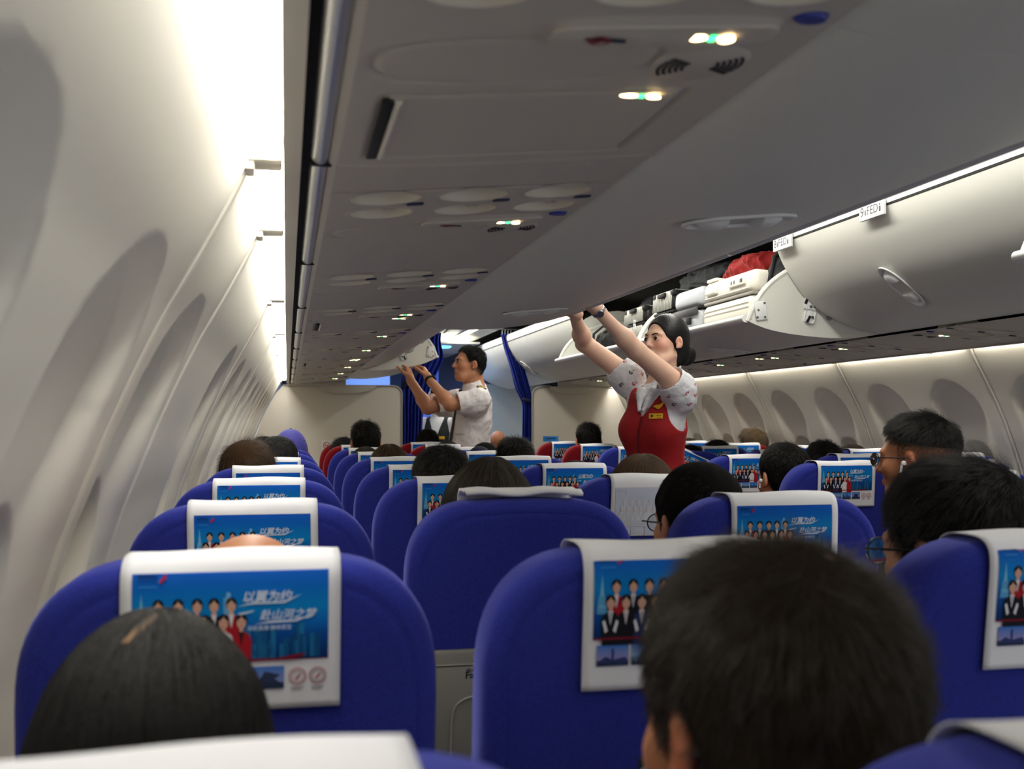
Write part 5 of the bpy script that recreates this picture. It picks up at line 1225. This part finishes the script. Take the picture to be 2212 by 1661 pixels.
    V, F = B.mesh(); bl = arr_obj('blouse', V, F, [mat('white blouse', srgb(226, 226, 232), .7, bump=.25, bscale=60, attr='col')], o)
    # red waistcoat
    T = SDF([axis(-.30, .18, .0036), axis(3.80, 4.22, .0036), axis(.84, 1.48, .0036)]); torso(T, .0145)
    T.half((0, 4, 1.415), (0, 0, 1))
    # neck opening in a V, armholes round both shoulders, bottom edge
    for q in (-1, 1):
        n = Rt@np.array((-q*1.0, 0, 0)); a = W(0, .09, 1.305)
    for i in range(22):
        u = i/21; z = 1.305+u*.125; w = .004+u*.058; T.cap(W(-w*.7, .20, z), W(-w*.7, .02-.01*u, z), w*.55+.002, w*.55+.002, .003, 's'); T.cap(W(w*.7, .20, z), W(w*.7, .02-.01*u, z), w*.55+.002, w*.55+.002, .003, 's'); T.cap(W(0, .20, z), W(0, .02-.01*u, z), w*.6+.002, w*.6+.002, .003, 's')
    T.ell(W(0, -.03, 1.45), (.060, .075, .06), Rt, .004, 's')
    for q, s0 in ((1, sh_l), (-1, sh_r)):
        T.ell(W(q*.165, .005, 1.345), (.078, .13, .115), Rt, .004, 's'); T.ell(s0, (.070, .070, .070), None, .004, 's')
    V, F = T.mesh(); ve = arr_obj('waistcoat', V, F, [mat('red waistcoat cloth', srgb(152, 11, 21), .8, sheen=.3, bump=.25, bscale=500)], o)
    def onfront(Vx, l, z, f0=.3):
        """point of the cloth surface at her front, l to her left"""
        d = Rt.T@(Vx-C).T; m = (abs(-d[0]-l) < .006) & (abs(Vx[:, 2]-z) < .006); return max(d[1][m]) if m.any() else .11
    seam = MB(); pts = []
    for z in np.linspace(1.30, .98, 24): pts.append(W(.008-(1.30-z)*.16, onfront(V, .008-(1.30-z)*.16, z)+.0002, z))
    seam.tube(pts, .0022, 6); seam.build('front_edge', [mat('dark red seam', srgb(92, 6, 14), .8)], ve)
    GOLD = mat('gold badge', srgb(228, 178, 40), .35, metal=.3); BRN = mat('badge lettering', srgb(90, 50, 20), .6)
    M = Matrix([[*(Rt@np.array((-1, 0, 0))), 0], [0, 0, 1, 0], [*(Rt@np.array((0, 1, 0))), 0], [0, 0, 0, 1]]).transposed()
    def badge(l, z, mb, nm, mats, tilt=0):
        f = onfront(V, l, z)+.003; f1 = onfront(V, l+.02, z); f2 = onfront(V, l-.02, z); ya = math.atan2(f1-f2, .04)
        mb.xf(Matrix.Translation(Vector(W(l, f, z))) @ M @ Matrix.Rotation(-ya, 4, 'Y') @ Matrix.Rotation(-.22, 4, 'X') @ Matrix.Rotation(tilt, 4, 'Z')); return mb.build(nm, mats, ve)
    b = MB().box((0, 0, 0), (.056, .021, .003), .001); b.box((.008, .0015, .0016), (.008, .003, .0004), m=1); b.box((.018, .0015, .0016), (.006, .003, .0004), m=1); b.box((.013, -.006, .0016), (.016, .0018, .0004), m=1); b.box((-.016, 0, .0016), (.010, .010, .0004), rot=Matrix.Rotation(.7, 3, 'Z'), m=1)
    badge(.072, 1.302, b, 'name_badge', [GOLD, BRN], .0)
    b = MB(); pr = [(-.024, .003), (-.008, .008), (.004, .008), (.012, .013), (.022, .022), (.018, .008), (.010, -.002), (.002, -.009), (-.006, -.009), (-.014, -.002)]
    b.add([(x, y, .0015) for x, y in pr]+[(x, y, -.002) for x, y in pr], [tuple(range(10))]+[(i, i+10, (i+1) % 10+10, (i+1) % 10) for i in range(10)]); badge(.070, 1.338, b, 'wing_badge', [GOLD], .1)
    # small red and dark prints scattered on the sleeves
    rg = random.Random(4); BV = np.array([v.co[:] for v in bl.data.vertices]); BN = np.array([v.normal[:] for v in bl.data.vertices]); done = []; col = np.tile(np.array([*srgb(226, 226, 232), 1], np.float32), (len(BV), 1))
    cand = [i for i in range(len(BV)) if min(np.linalg.norm(BV[i]-sh_l), np.linalg.norm(BV[i]-sh_r)) < .115 and BV[i][2] > 1.34 and np.linalg.norm(BV[i]-np.array(P(0, -.02, -.10))) > .08]
    rg.shuffle(cand)
    for i in cand:
        if all(np.linalg.norm(BV[i]-BV[j]) > .042 for j in done):
            done.append(i); q = Vector(BN[i]).to_track_quat('Z', 'Y').to_matrix().to_3x3(); ex, ey = np.array(q.col[0]), np.array(q.col[1]); z = rg.random()*6; pc = srgb(178, 44, 66) if rg.random() < .7 else srgb(52, 46, 62)
            for a in list(np.linspace(0, 4.4, 10))+[None, None]:
                ctr = BV[i]+(ex*math.cos(z+a)+ey*math.sin(z+a))*.0075*(1-a*.14) if a is not None else BV[i]+ex*.009+ey*(.004 if rg.random() < .5 else .010)
                w = np.clip(1.6-np.linalg.norm(BV-ctr, axis=1)/.0024, 0, 1)[:, None]; col[:, :3] = col[:, :3]*(1-w)+np.array(pc)*w
    bl.data.color_attributes.new('col', 'FLOAT_COLOR', 'POINT').data.foreach_set('color', col.ravel())
    # steel watch on her left wrist
    wt = MB(); d = (wr_l-el_l)/np.linalg.norm(wr_l-el_l); c = wr_l-d*.012; u = np.cross(d, (0, 0, 1)); u /= np.linalg.norm(u); v = np.cross(d, u)
    for i in range(22):
        a = 2*PI*i/22; n0 = len(wt.v); wt.box((0, 0, 0), (.0075, .015, .0032), .001); e = u*math.cos(a)+v*math.sin(a); t = -u*math.sin(a)+v*math.cos(a)
        wt.xf(Matrix([[*t, 0], [*d, 0], [*e, 0], [0, 0, 0, 1]]).transposed(), n0); wt.xf(Matrix.Translation(Vector(c+e*.0265)), n0)
    n0 = len(wt.v); wt.lathe([(0, .004), (.0125, .004), (.0145, .002), (.0145, -.003), (0, -.003)], 24); e = -v*.6+u*.8 if (-v*.6+u*.8)[1] < 0 else v*.6-u*.8; e /= np.linalg.norm(e)
    q = Vector(e).to_track_quat('Z', 'Y').to_matrix().to_4x4(); q.translation = Vector(c+e*.029); wt.xf(q, n0); wt.build('wristwatch', [mat('watch steel', srgb(190, 190, 195), .2, metal=.95)], o)
    sk2 = MB(); rows = []
    for z, a, b in ((1.02, .132, .103), (.93, .170, .122), (.80, .172, .125), (.62, .150, .112), (.48, .138, .105)): rows.append([W(a*math.cos(q), -.005+b*math.sin(q), z) for q in np.linspace(0, 2*PI, 40, endpoint=False)])
    sk2.grid(rows, cv=True); sk2.build('skirt', [mat('red skirt cloth', srgb(150, 12, 22), .8)], o, smooth=180)
    return o
_w = build_woman()
def folds(o, scale, strength):
    tx = bpy.data.textures.new('folds', 'CLOUDS'); tx.noise_scale = scale; tx.noise_depth = 2
    m = o.modifiers.new('folds', 'DISPLACE'); m.texture = tx; m.strength = strength; m.mid_level = .5; m.texture_coords = 'LOCAL'
for _c in _w.children:
    if _c.name.startswith('blouse'): folds(_c, .035, .009)
    if _c.name.startswith('waistcoat'): folds(_c, .09, .006)
# ------------------------------------------------------------------ the man in the white shirt pushing the half lowered bin
def build_man():
    hc = np.array((-.235, 7.19, 1.672)); HR = frame((-.985, -.17, .12)); hs = 1.06
    S = SDF([axis(-.80, .20, .0075, (-.36, -.10, .0042)), axis(6.80, 7.75, .0075, (7.06, 7.32, .0042)), axis(0, 1.88, .013, (1.30, 1.86, .0045))])
    P = head(S, hc, HR, hs, 0.0); Rt = frame((-.97, -.22, 0)); C = np.array((-.215, 7.22, 0)); W = lambda l, f, z: C+Rt@np.array((-l, f, 0))+np.array((0, 0, z))
    neck(S, P, W(0, -.02, 1.50), hs, .058, .025)
    sh_l, el_l, wr_l = np.array((-.20, 7.03, 1.430)), np.array((-.395, 7.02, 1.395)), np.array((-.505, 7.28, 1.575))
    sh_r, el_r, wr_r = np.array((-.30, 7.40, 1.430)), np.array((-.50, 7.36, 1.375)), np.array((-.615, 7.42, 1.575))
    def torso(T, g=0):
        T.ell(W(0, -.02, 1.43), (.175+g, .080+g, .075+g), Rt, .06); T.ell(W(0, -.005, 1.30), (.165+g, .115+g, .16+g), Rt, .06); T.ell(W(0, .02, 1.12), (.150+g, .122+g, .16+g), Rt, .07); T.ell(W(0, .0, .96), (.165+g, .122+g, .12+g), Rt, .07)
        T.cap(W(0, -.03, 1.50), W(0, -.02, 1.42), .060+g, .10+g, .05)
    torso(S)
    for s0 in (sh_l, sh_r): S.ell(s0, (.062, .062, .062), None, .05)
    arm(S, sh_l, el_l, wr_l, (.054, .044, .043, .029)); arm(S, sh_r, el_r, wr_r, (.054, .044, .043, .029))
    for q in (-1, 1): S.cap(W(q*.085, 0, .90), W(q*.09, .01, .48), .092, .062, .05); S.cap(W(q*.09, .01, .48), W(q*.09, -.02, .09), .06, .04, .03); S.cap(W(q*.09, -.05, .05), W(q*.10, .17, .035), .04, .034, .03)
    hand(S, wr_l, (-.25, .45, .80), (-.6, .35, -.1), (.5, -.6, .1), (.75, .45, .3), 1.0, thumb=1.2); hand(S, wr_r, (-.10, .35, .85), (-.6, .5, -.1), (.5, -.6, .1), (.75, .45, .3), 1.0, thumb=1.2)
    V, F = S.mesh(); o = arr_obj('person', V, F, [M_SKIN]); tag(o, 'man in a white short sleeved shirt and black tie pushing up the far left bin', 'person')
    sk = np.array(srgb(198, 138, 104)); sp = [(P(0, .093, -.061), (.024, .020, .010), srgb(158, 92, 82), .7)]
    for q in (-1, 1): sp += [(P(q*.080, -.004, -.004), (.022, .028, .036), tuple(sk*(1, .72, .62)), .6), (P(q*.044, .060, -.022), (.034, .034, .028), tuple(sk*(1, .78, .72)), .5)]
    sp.append((P(0, -.045, -.010), (.092, .085, .080), tuple(sk*.35), .85))
    paint(o, tuple(sk), sp); brows_eyes(P, HR, hs, o, (.05, .95, .2))
    # short black hair, standing up at the front
    e = bpy.data.objects.new('hair_root', None); COL.objects.link(e); e.parent = o
    mx = Matrix([[*HR[:, 0], 0], [*HR[:, 1], 0], [*HR[:, 2], 0], [0, 0, 0, 1]]).transposed(); mx.translation = Vector(hc); mx = mx @ Matrix.Scale(hs, 4)
    hl = lambda az: np.interp(np.abs(az), [0, .7, 1.25, 1.5, 1.75, 2.0, 2.3, 2.7, PI], [-.050, -.045, -.02, .012, .018, .010, .058, .076, .074])
    h = hair_short(o, M_HAIR, 7000, 90, .024, .00028, .8, .4, spike=.35, hl=hl, front_up=.5, noise=.22, cap_off=.006); h.matrix_local = mx
    st = stubble(o, M_HAIR, 2500, 91, .0003, .005, hl); bpy.data.objects.remove(e)
    for ch in o.children:
        if ch.name.startswith('nape_hair'): ch.matrix_local = mx
    # shirt
    B = SDF([axis(-.62, .06, .0055), axis(6.88, 7.56, .0055), axis(.92, 1.62, .0055)]); torso(B, .013)
    for s0, e0 in ((sh_l, el_l), (sh_r, el_r)):
        d = (e0-s0)/np.linalg.norm(e0-s0); B.ell(s0, (.071, .071, .071), None, .06); B.cap(s0, s0+d*.135, .070, .072, .04); B.cap(s0+d*.02-np.array((0, 0, .05)), s0+d*.10-np.array((0, 0, .02)), .06, .055, .05); B.cap(s0+d*.205, s0+d*.5, .090, .090, .002, 's'); B.cap(s0+d*.10, s0+d*.2, .055, .052, .002, 's')
    B.cap(W(0, -.02, 1.46), P(0, -.028, -.098), .068, .062, .03); B.cap(P(0, -.02, -.085), P(0, -.02, .2), .064, .12, .004, 's'); B.cap(W(0, .16, 1.54), W(0, .13, 1.43), .05, .012, .008, 's')
    B.half((0, 7, .965), (0, 0, -1)); V, F = B.mesh(); s = arr_obj('shirt', V, F, [mat('white shirt', srgb(232, 226, 226), .75, bump=.3, bscale=45)], o)
    d = Rt.T@(V-C).T
    def front(l, z): m = (abs(-d[0]-l) < .009) & (abs(V[:, 2]-z) < .009); return max(d[1][m]) if m.any() else .12
    TIE = mat('black tie', (.008, .008, .010), .6, sheen=.2); t = MB(); rows = []
    for z in np.linspace(1.480, 1.0, 30):
        w = .016+.018*(1.470-z)/.47; f = front(0, z) if z < 1.43 else front(0, 1.425)+(.080-front(0, 1.425))*(z-1.43)/.05; rows.append([W(-w, f+.001, z), W(0, f+.008, z), W(w, f+.001, z)])
    t.grid(rows); t.box(tuple(W(0, .082, 1.488)), (.026, .022, .03), .008, rot=Matrix(Rt.tolist())); t.build('tie', [TIE], s, fix=False)
    EP = mat('epaulette', (.010, .011, .016), .7); G = mat('gold stripe', srgb(215, 170, 60), .4, metal=.4)
    for q in (-1, 1):
        n = 0; l0 = .112
        m = (abs(-d[0]-q*l0) < .012) & (abs(d[1]+.02) < .015); zt = max(V[m][:, 2]) if m.any() else 1.49
        ep = MB().box((0, 0, 0), (.105, .045, .012), .005)
        for k in range(4): ep.box((.046-.015*k, 0, .0065), (.006, .044, .002), m=1)
        ep.xf(Matrix.Translation(Vector(W(q*l0, -.02, zt+.006))) @ Matrix([[*(Rt@np.array((-q, 0, 0))), 0], [*(Rt@np.array((0, 1, 0))*q), 0], [0, 0, 1, 0], [0, 0, 0, 1]]).transposed() @ Matrix.Rotation(.28, 4, 'Y')); ep.build('epaulette', [EP, G], s)
    pk = MB(); rows = []
    for z in np.linspace(1.325, 1.20, 10): rows.append([W(l, front(l, z)+.003, z) for l in np.linspace(.045, .125, 10)])
    pk.grid(rows); pk.tube([W(l, front(l, 1.315)+.004, 1.315-.012*(1-abs(l-.085)/.04)) for l in np.linspace(.046, .124, 9)], .002, 5); pk.build('chest_pocket', [s.data.materials[0]], s, fix=False)
    # trousers and belt
    L = SDF([axis(-.50, .06, .010), axis(6.95, 7.50, .010), axis(.05, 1.02, .010)]); L.ell(W(0, .0, .93), (.172, .13, .11), Rt, .06)
    for q in (-1, 1): L.cap(W(q*.085, 0, .90), W(q*.09, .01, .48), .104, .078, .05); L.cap(W(q*.09, .01, .48), W(q*.09, -.02, .08), .076, .064, .03)
    L.half((0, 7, .985), (0, 0, 1)); V2, F2 = L.mesh(); arr_obj('trousers', V2, F2, [mat('black trousers', (.010, .010, .013), .8)], o)
    # black watch on the near wrist, ring on the far hand
    wt = MB(); dd = (wr_l-el_l)/np.linalg.norm(wr_l-el_l); c = wr_l-dd*.022; u = np.cross(dd, (0, 0, 1)); u /= np.linalg.norm(u); v = np.cross(dd, u); ring = []
    for a in np.linspace(0, 2*PI, 28, endpoint=False):
        e = u*math.cos(a)+v*math.sin(a); ring.append([c+e*.0335-dd*.011, c+e*.0365-dd*.010, c+e*.0365+dd*.010, c+e*.0335+dd*.011])
    wt.grid(ring, cu=True, cv=True); n0 = len(wt.v); wt.lathe([(0, .006), (.017, .006), (.021, .003), (.021, -.004), (0, -.004)], 28); nf = len(wt.f)
    e = u*.75+v*.66
    if e[1] > 0: e = u*.75-v*.66
    if e[1] > 0: e = -u*.75+v*.66
    wt.lathe([(0, .0065), (.013, .0065), (.0131, .006)], 20, m=1); q = Vector(e).to_track_quat('Z', 'Y').to_matrix().to_4x4(); q.translation = Vector(c+e*.038); wt.xf(q, n0); wt.build('wristwatch', [M_BLACK, mat('green watch face', srgb(20, 90, 80), .2, spec=.7)], o)
    return o
_w = build_man()
for _c in _w.children:
    if _c.name.startswith('shirt'): folds(_c, .06, .018)
# ------------------------------------------------------------------ crew member half hidden behind the man's arms
def build_third():
    hc = np.array((-.09, 9.98, 1.48)); HR = frame((-.5, -.85, 0)); S = SDF([axis(-.30, .30, .008), axis(9.70, 10.3, .008), axis(0, 1.66, .010)])
    P = head(S, hc, HR, .95, 1.0); Rt = frame((-.35, -.93, 0)); C = np.array((-.06, 10.0, 0)); W = lambda l, f, z: C+Rt@np.array((-l, f, 0))+np.array((0, 0, z)); neck(S, P, W(0, -.02, 1.33), .95, .048)
    def torso(T, g=0): T.ell(W(0, -.01, 1.27), (.135+g, .06+g, .055+g), Rt, .05); T.ell(W(0, 0, 1.17), (.13+g, .09+g, .13+g), Rt, .05); T.ell(W(0, 0, 1.0), (.12+g, .09+g, .14+g), Rt, .06); T.ell(W(0, 0, .82), (.155+g, .11+g, .13+g), Rt, .06)
    torso(S)
    for q in (-1, 1):
        S.cap(W(q*.15, 0, 1.27), W(q*.20, .0, 1.03), .044, .036, .03); S.cap(W(q*.20, 0, 1.03), W(q*.12, .17, .94), .034, .024, .02); hand(S, W(q*.12, .17, .94), Rt@np.array((q*.5, .8, 0)), (0, 0, -1), Rt@np.array((q, 0, 0)), s=.92)
        S.cap(W(q*.08, 0, .80), W(q*.07, 0, .44), .08, .05, .04); S.cap(W(q*.07, 0, .44), W(q*.07, 0, .06), .05, .032, .03); S.cap(W(q*.07, -.03, .04), W(q*.08, .14, .03), .03, .026, .03)
    V, F = S.mesh(); o = arr_obj('person', V, F, [M_SKIN]); tag(o, 'person in a white blouse and dark waistcoat half hidden behind the man by the curtain', 'person'); paint(o, srgb(220, 172, 145), [(P(0, .093, -.061), (.02, .02, .01), srgb(170, 70, 70), .7)]); brows_eyes(P, HR, .95, o, (0, 1, 0), 1)
    B = SDF([axis(-.32, .32, .006), axis(9.72, 10.28, .006), axis(.80, 1.42, .006)]); torso(B, .008)
    for q in (-1, 1): B.cap(W(q*.145, 0, 1.265), W(q*.185, 0, 1.12), .060, .060, .03)
    B.cap(W(0, -.02, 1.29), P(0, -.03, -.10), .056, .052, .03); B.cap(P(0, -.02, -.085), P(0, -.02, .2), .056, .1, .004, 's'); V, F = B.mesh(); b = arr_obj('blouse', V, F, [mat('white blouse cloth', srgb(228, 228, 230), .7)], o)
    T = SDF([axis(-.22, .24, .006), axis(9.80, 10.2, .006), axis(.72, 1.34, .006)]); torso(T, .016)
    for i in range(16):
        u = i/15; z = 1.12+u*.19; w = .004+u*.042; T.cap(W(-w, .25, z), W(-w, .0, z), w*.5, w*.5, .003, 's'); T.cap(W(w, .25, z), W(w, .0, z), w*.5, w*.5, .003, 's'); T.cap(W(0, .25, z), W(0, .0, z), w*.6, w*.6, .003, 's')
    for q in (-1, 1): T.ell(W(q*.185, 0, 1.24), (.075, .13, .12), Rt, .004, 's')
    V, F = T.mesh(); v = arr_obj('waistcoat', V, F, [mat('dark green black waistcoat', (.012, .018, .020), .8)], o)
    MB().box(tuple(W(.06, .112, 1.13)), (.06, .012, .028), .003, rot=Matrix(Rt.tolist())).build('name_badge', [mat('gold badge', (1, 1, 1))], v)
    H = SDF([axis(-.14, .14, .005), axis(9.84, 10.14, .005), axis(1.36, 1.66, .005)]); H.ell(P(0, -.016, .04), np.array((.082, .102, .09))*.95, HR); H.ell(P(0, -.06, -.03), np.array((.065, .06, .06))*.95, HR, .03); H.ell(P(0, .098, -.030), np.array((.076, .085, .105))*.95, HR, .006, 's'); H.ell(P(0, .07, -.09), np.array((.1, .09, .075))*.95, HR, .006, 's'); V, F = H.mesh(); arr_obj('hair', V, F, [MATS['sleek black hair']], o)
build_third()

# ------------------------------------------------------------------ bags in the lowered right bins
M_WCASE = mat('white suitcase shell', srgb(232, 228, 216), .38, spec=.45); M_SCASE = mat('silver grey suitcase shell', srgb(186, 190, 196), .35, spec=.5)
M_BCASE = mat('black ribbed suitcase shell', (.014, .014, .015), .35, spec=.5); M_RIB = mat('silver ribs', srgb(190, 190, 180), .3, metal=.6); M_BAG = mat('black nylon', (.008, .008, .009), .8, bump=.3, bscale=300); M_GBAG = mat('grey nylon', (.040, .042, .045), .85, bump=.3, bscale=300)
FL = 1.700
def suitcase(x, y, z, dx, dy, h, label, m, style, rz=0, tilt=.06, name='suitcase'):
    """lying on its back: dx deep, dy along the bin, h high"""
    t = thing(name, label, 'suitcase', (x, y, z), rz, group='luggage in the lowered right bins'); t.rotation_euler = (0, tilt, rz)
    split = .52
    for (z0, z1, nm) in ((0, h*split-.004, 'lower_shell'), (h*split+.004, h, 'upper_shell')):
        s = MB().box((0, 0, (z0+z1)/2), (dx, dy, z1-z0), min(.032, (z1-z0)*.4), 4)
        if style == 'rib':
            for k in range(int(dy/.022)): s.box((-dx/2-.0015, -dy/2+.03+k*.022, (z0+z1)/2), (.005, .011, (z1-z0)*.86), .002, 2, m=1); s.box((0, -dy/2+.03+k*.022, z1+.0005 if z0 else z1-.002), (dx*.9, .010, .004), .0015, 2, m=1)
        s.build(nm, [m, M_RIB], t)
    MB().box((0, 0, h*split), (dx*.985, dy*.985, .012), .003).build('zip_band', [M_BLACK if style != 'white' else mat('zip grey', srgb(150, 146, 138), .6)], t)
    if style == 'white':
        b = MB()
        for zz in (.25, .34, .62): b.tube([(-dx/2-.001, -dy/2+.03, h*zz), (-dx/2-.001, dy/2-.03, h*zz)], .003, 6)
        b.build('shell_ridge', [m], t); MB().box((-dx/2-.006, dy*.30, h*.76), (.016, .125, .034), .007, 3).build('side_handle', [m], t); MB().box((-dx*.42, dy*.36, h+.004), (.05, .11, .016), .006, 3).build('top_handle', [m], t)
        l = MB().box((-dx/2-.004, -dy*.22, h*.80), (.010, .17, .036), .004)
        for q in (-.06, -.045, .05, .02): l.box((-dx/2-.0095, -dy*.22+q, h*.80), (.002, .008, .016), .0005, m=1)
        l.build('lock', [m, M_BLACK], t)
    elif style == 'grey':
        MB().box((-dx/2-.005, 0, h*.43), (.012, dy*.97, h*.16), .004).build('base_band', [M_DGREY], t); MB().box((-dx/2-.012, -dy*.22, h*.22), (.014, .05, .035), .004).build('latch', [M_BLACK], t)
    else:
        MB().box((-dx/2-.010, 0, h*.90), (.016, .10, .022), .005).build('side_handle', [M_BLACK], t); c = MB()
        for q in (-1, 1):
            for zz in (.0, 1): c.box((-dx/2+.012, q*(dy/2-.016), h*(.08+.84*zz)), (.036, .040, .030), .008)
        c.build('corner_guard', [M_BLACK], t)
    return t
suitcase(.625, 4.42, FL+.004, .36, .54, .215, 'white hard suitcase under the red cloth, in the lowered right bin', M_WCASE, 'white')
suitcase(.610, 4.90, FL+.004, .34, .34, .215, 'silver grey suitcase with a dark band left of the white one', M_SCASE, 'grey')
suitcase(.615, 5.24, FL+.012, .34, .30, .235, 'black ribbed suitcase beside the silver grey one', M_BCASE, 'rib')
suitcase(.610, 5.72, FL+.010, .32, .34, .205, 'smaller black ribbed suitcase, farther one, with a white sticker', M_BCASE, 'rib')
def lump(name, label, cat, c, r, m, seed, amp=.018, fr=22, res=.006, squash=None, group='luggage in the lowered right bins'):
    """crumpled soft bag or cloth"""
    rg = np.random.default_rng(seed); S = SDF([axis(c[i]-r[i]-.05, c[i]+r[i]+.05, res) for i in range(3)]); S.ell(c, r)
    for _ in range(9):
        p = np.array(c)+rg.uniform(-.6, .6, 3)*np.array(r); S.ell(p, np.array(r)*rg.uniform(.35, .6, 3), None, .03)
    for _ in range(16):
        a = np.array(c)+rg.uniform(-1, 1, 3)*np.array(r); b = a+rg.uniform(-.7, .7, 3)*np.array(r)*(1, 1, .6); S.cap(a, b, amp*.55, amp*.2, amp, 's')
    if squash: S.half((0, 0, squash), (0, 0, -1))
    V, F = S.mesh(); o = arr_obj(name, V, F, [m]); tx = bpy.data.textures.get('crumple') or bpy.data.textures.new('crumple', 'MUSGRAVE'); tx.musgrave_type = 'RIDGED_MULTIFRACTAL'; tx.noise_scale = .07
    dm = o.modifiers.new('folds', 'DISPLACE'); dm.texture = tx; dm.strength = amp*.75; dm.mid_level = .8; dm.texture_coords = 'LOCAL'
    return tag(o, label, cat, group)
lump('folded_cloth', 'crumpled bright red cloth lying on the white suitcase', 'cloth', (.640, 4.47, 1.965), (.14, .25, .062), mat('red cloth', srgb(128, 10, 9), .8, sheen=.4, bump=.35, bscale=70), 3, .022, res=.004, squash=1.925)
b = lump('backpack', 'dark grey backpack standing right of the red cloth', 'bag', (.665, 4.155, 1.865), (.14, .085, .155), M_GBAG, 8, .012)
MB().tube([(.54, 4.13, 1.76), (.515, 4.12, 1.86), (.54, 4.12, 1.97), (.60, 4.13, 2.015)], .010, 8).build('strap', [M_BLACK], b)
b = lump('duffel_bag', 'black and grey soft bag lying on the ribbed and silver suitcases', 'bag', (.745, 5.16, 2.01), (.14, .30, .075), M_GBAG, 12, .018, squash=1.955)
MB().tube([(.62, 5.40, 1.95), (.60, 5.2, 1.985), (.62, 5.0, 1.96)], .010, 8).build('strap', [M_BLACK], b)
b = lump('shoulder_bag', 'black bag by the near end of the farther lowered bin', 'bag', (.56, 6.35, 1.775), (.13, .20, .09), M_BAG, 15, .016)
MB().tube([(.44, 6.48, 1.74), (.425, 6.42, 1.83), (.45, 6.30, 1.87), (.50, 6.2, 1.84)], .008, 8).build('strap', [M_GBAG], b)
lump('black_coat', 'black coat bundled deep in the farther lowered bin', 'coat', (.72, 6.0, 1.93), (.13, .24, .10), M_BAG, 19, .018)
st = MB()
for x0, y0, x1, y1 in ((-.025, .02, -.005, .025), (-.018, .03, -.020, -.02), (-.022, .004, -.006, .0), (.004, .028, .0, -.024), (.004, .014, .026, .018), (.010, .0, .024, -.026)): st.tube([(x0, y0, 0), (x1, y1, 0)], .0022, 5)
sc = [q for q in bpy.data.objects if q.name.startswith('suitcase') and q.get('label', '').startswith('smaller')][0]
st.xf(Matrix.Translation((-.1655, -.03, .105)) @ Matrix(((0, 0, -1, 0), (-1, 0, 0, 0), (0, 1, 0, 0), (0, 0, 0, 1)))); st.build('sticker', [M_BINLIP], sc, fix=False)
# phone held by the person in front and a card on a headrest
c = MB(); c.extrude([(-.055, 0), (.055, 0), (.055, .036), (-.055, .036)], 0, .002); cd = c.build('paper_card', [mat('blue card', srgb(20, 110, 180), .6), M_BINLIP]); cd.location = (.345, 7.215, 1.143); tag(cd, 'small blue card standing on a dark red headrest before the right divider', 'card')
cl = MB(); cl.box((0, -.001, .020), (.07, .001, .008), m=0); cl.build('lettering', [mat('card navy', srgb(10, 50, 110), .6)], cd)
t = thing('tablet', 'grey edged tablet held up beside the near dark haired person', 'tablet', (-1.105, 1.0, .875)); t.rotation_euler = (.15, 0, 0)
b = MB().box((.06, 0, .03), (.155, .010, .105), .004); rr = MB(); q = [(.06+.072*(abs(math.cos(a))**.3)*math.copysign(1, math.cos(a)), -.004, .03+.050*(abs(math.sin(a))**.3)*math.copysign(1, math.sin(a))) for a in np.linspace(0, 2*PI, 49)]
rr.tube(q, .0075, 8, cap=False); b.build('screen', [mat('dark screen', (.02, .022, .026), .15, spec=.6)], t); rr.build('rim', [M_GREY], t)
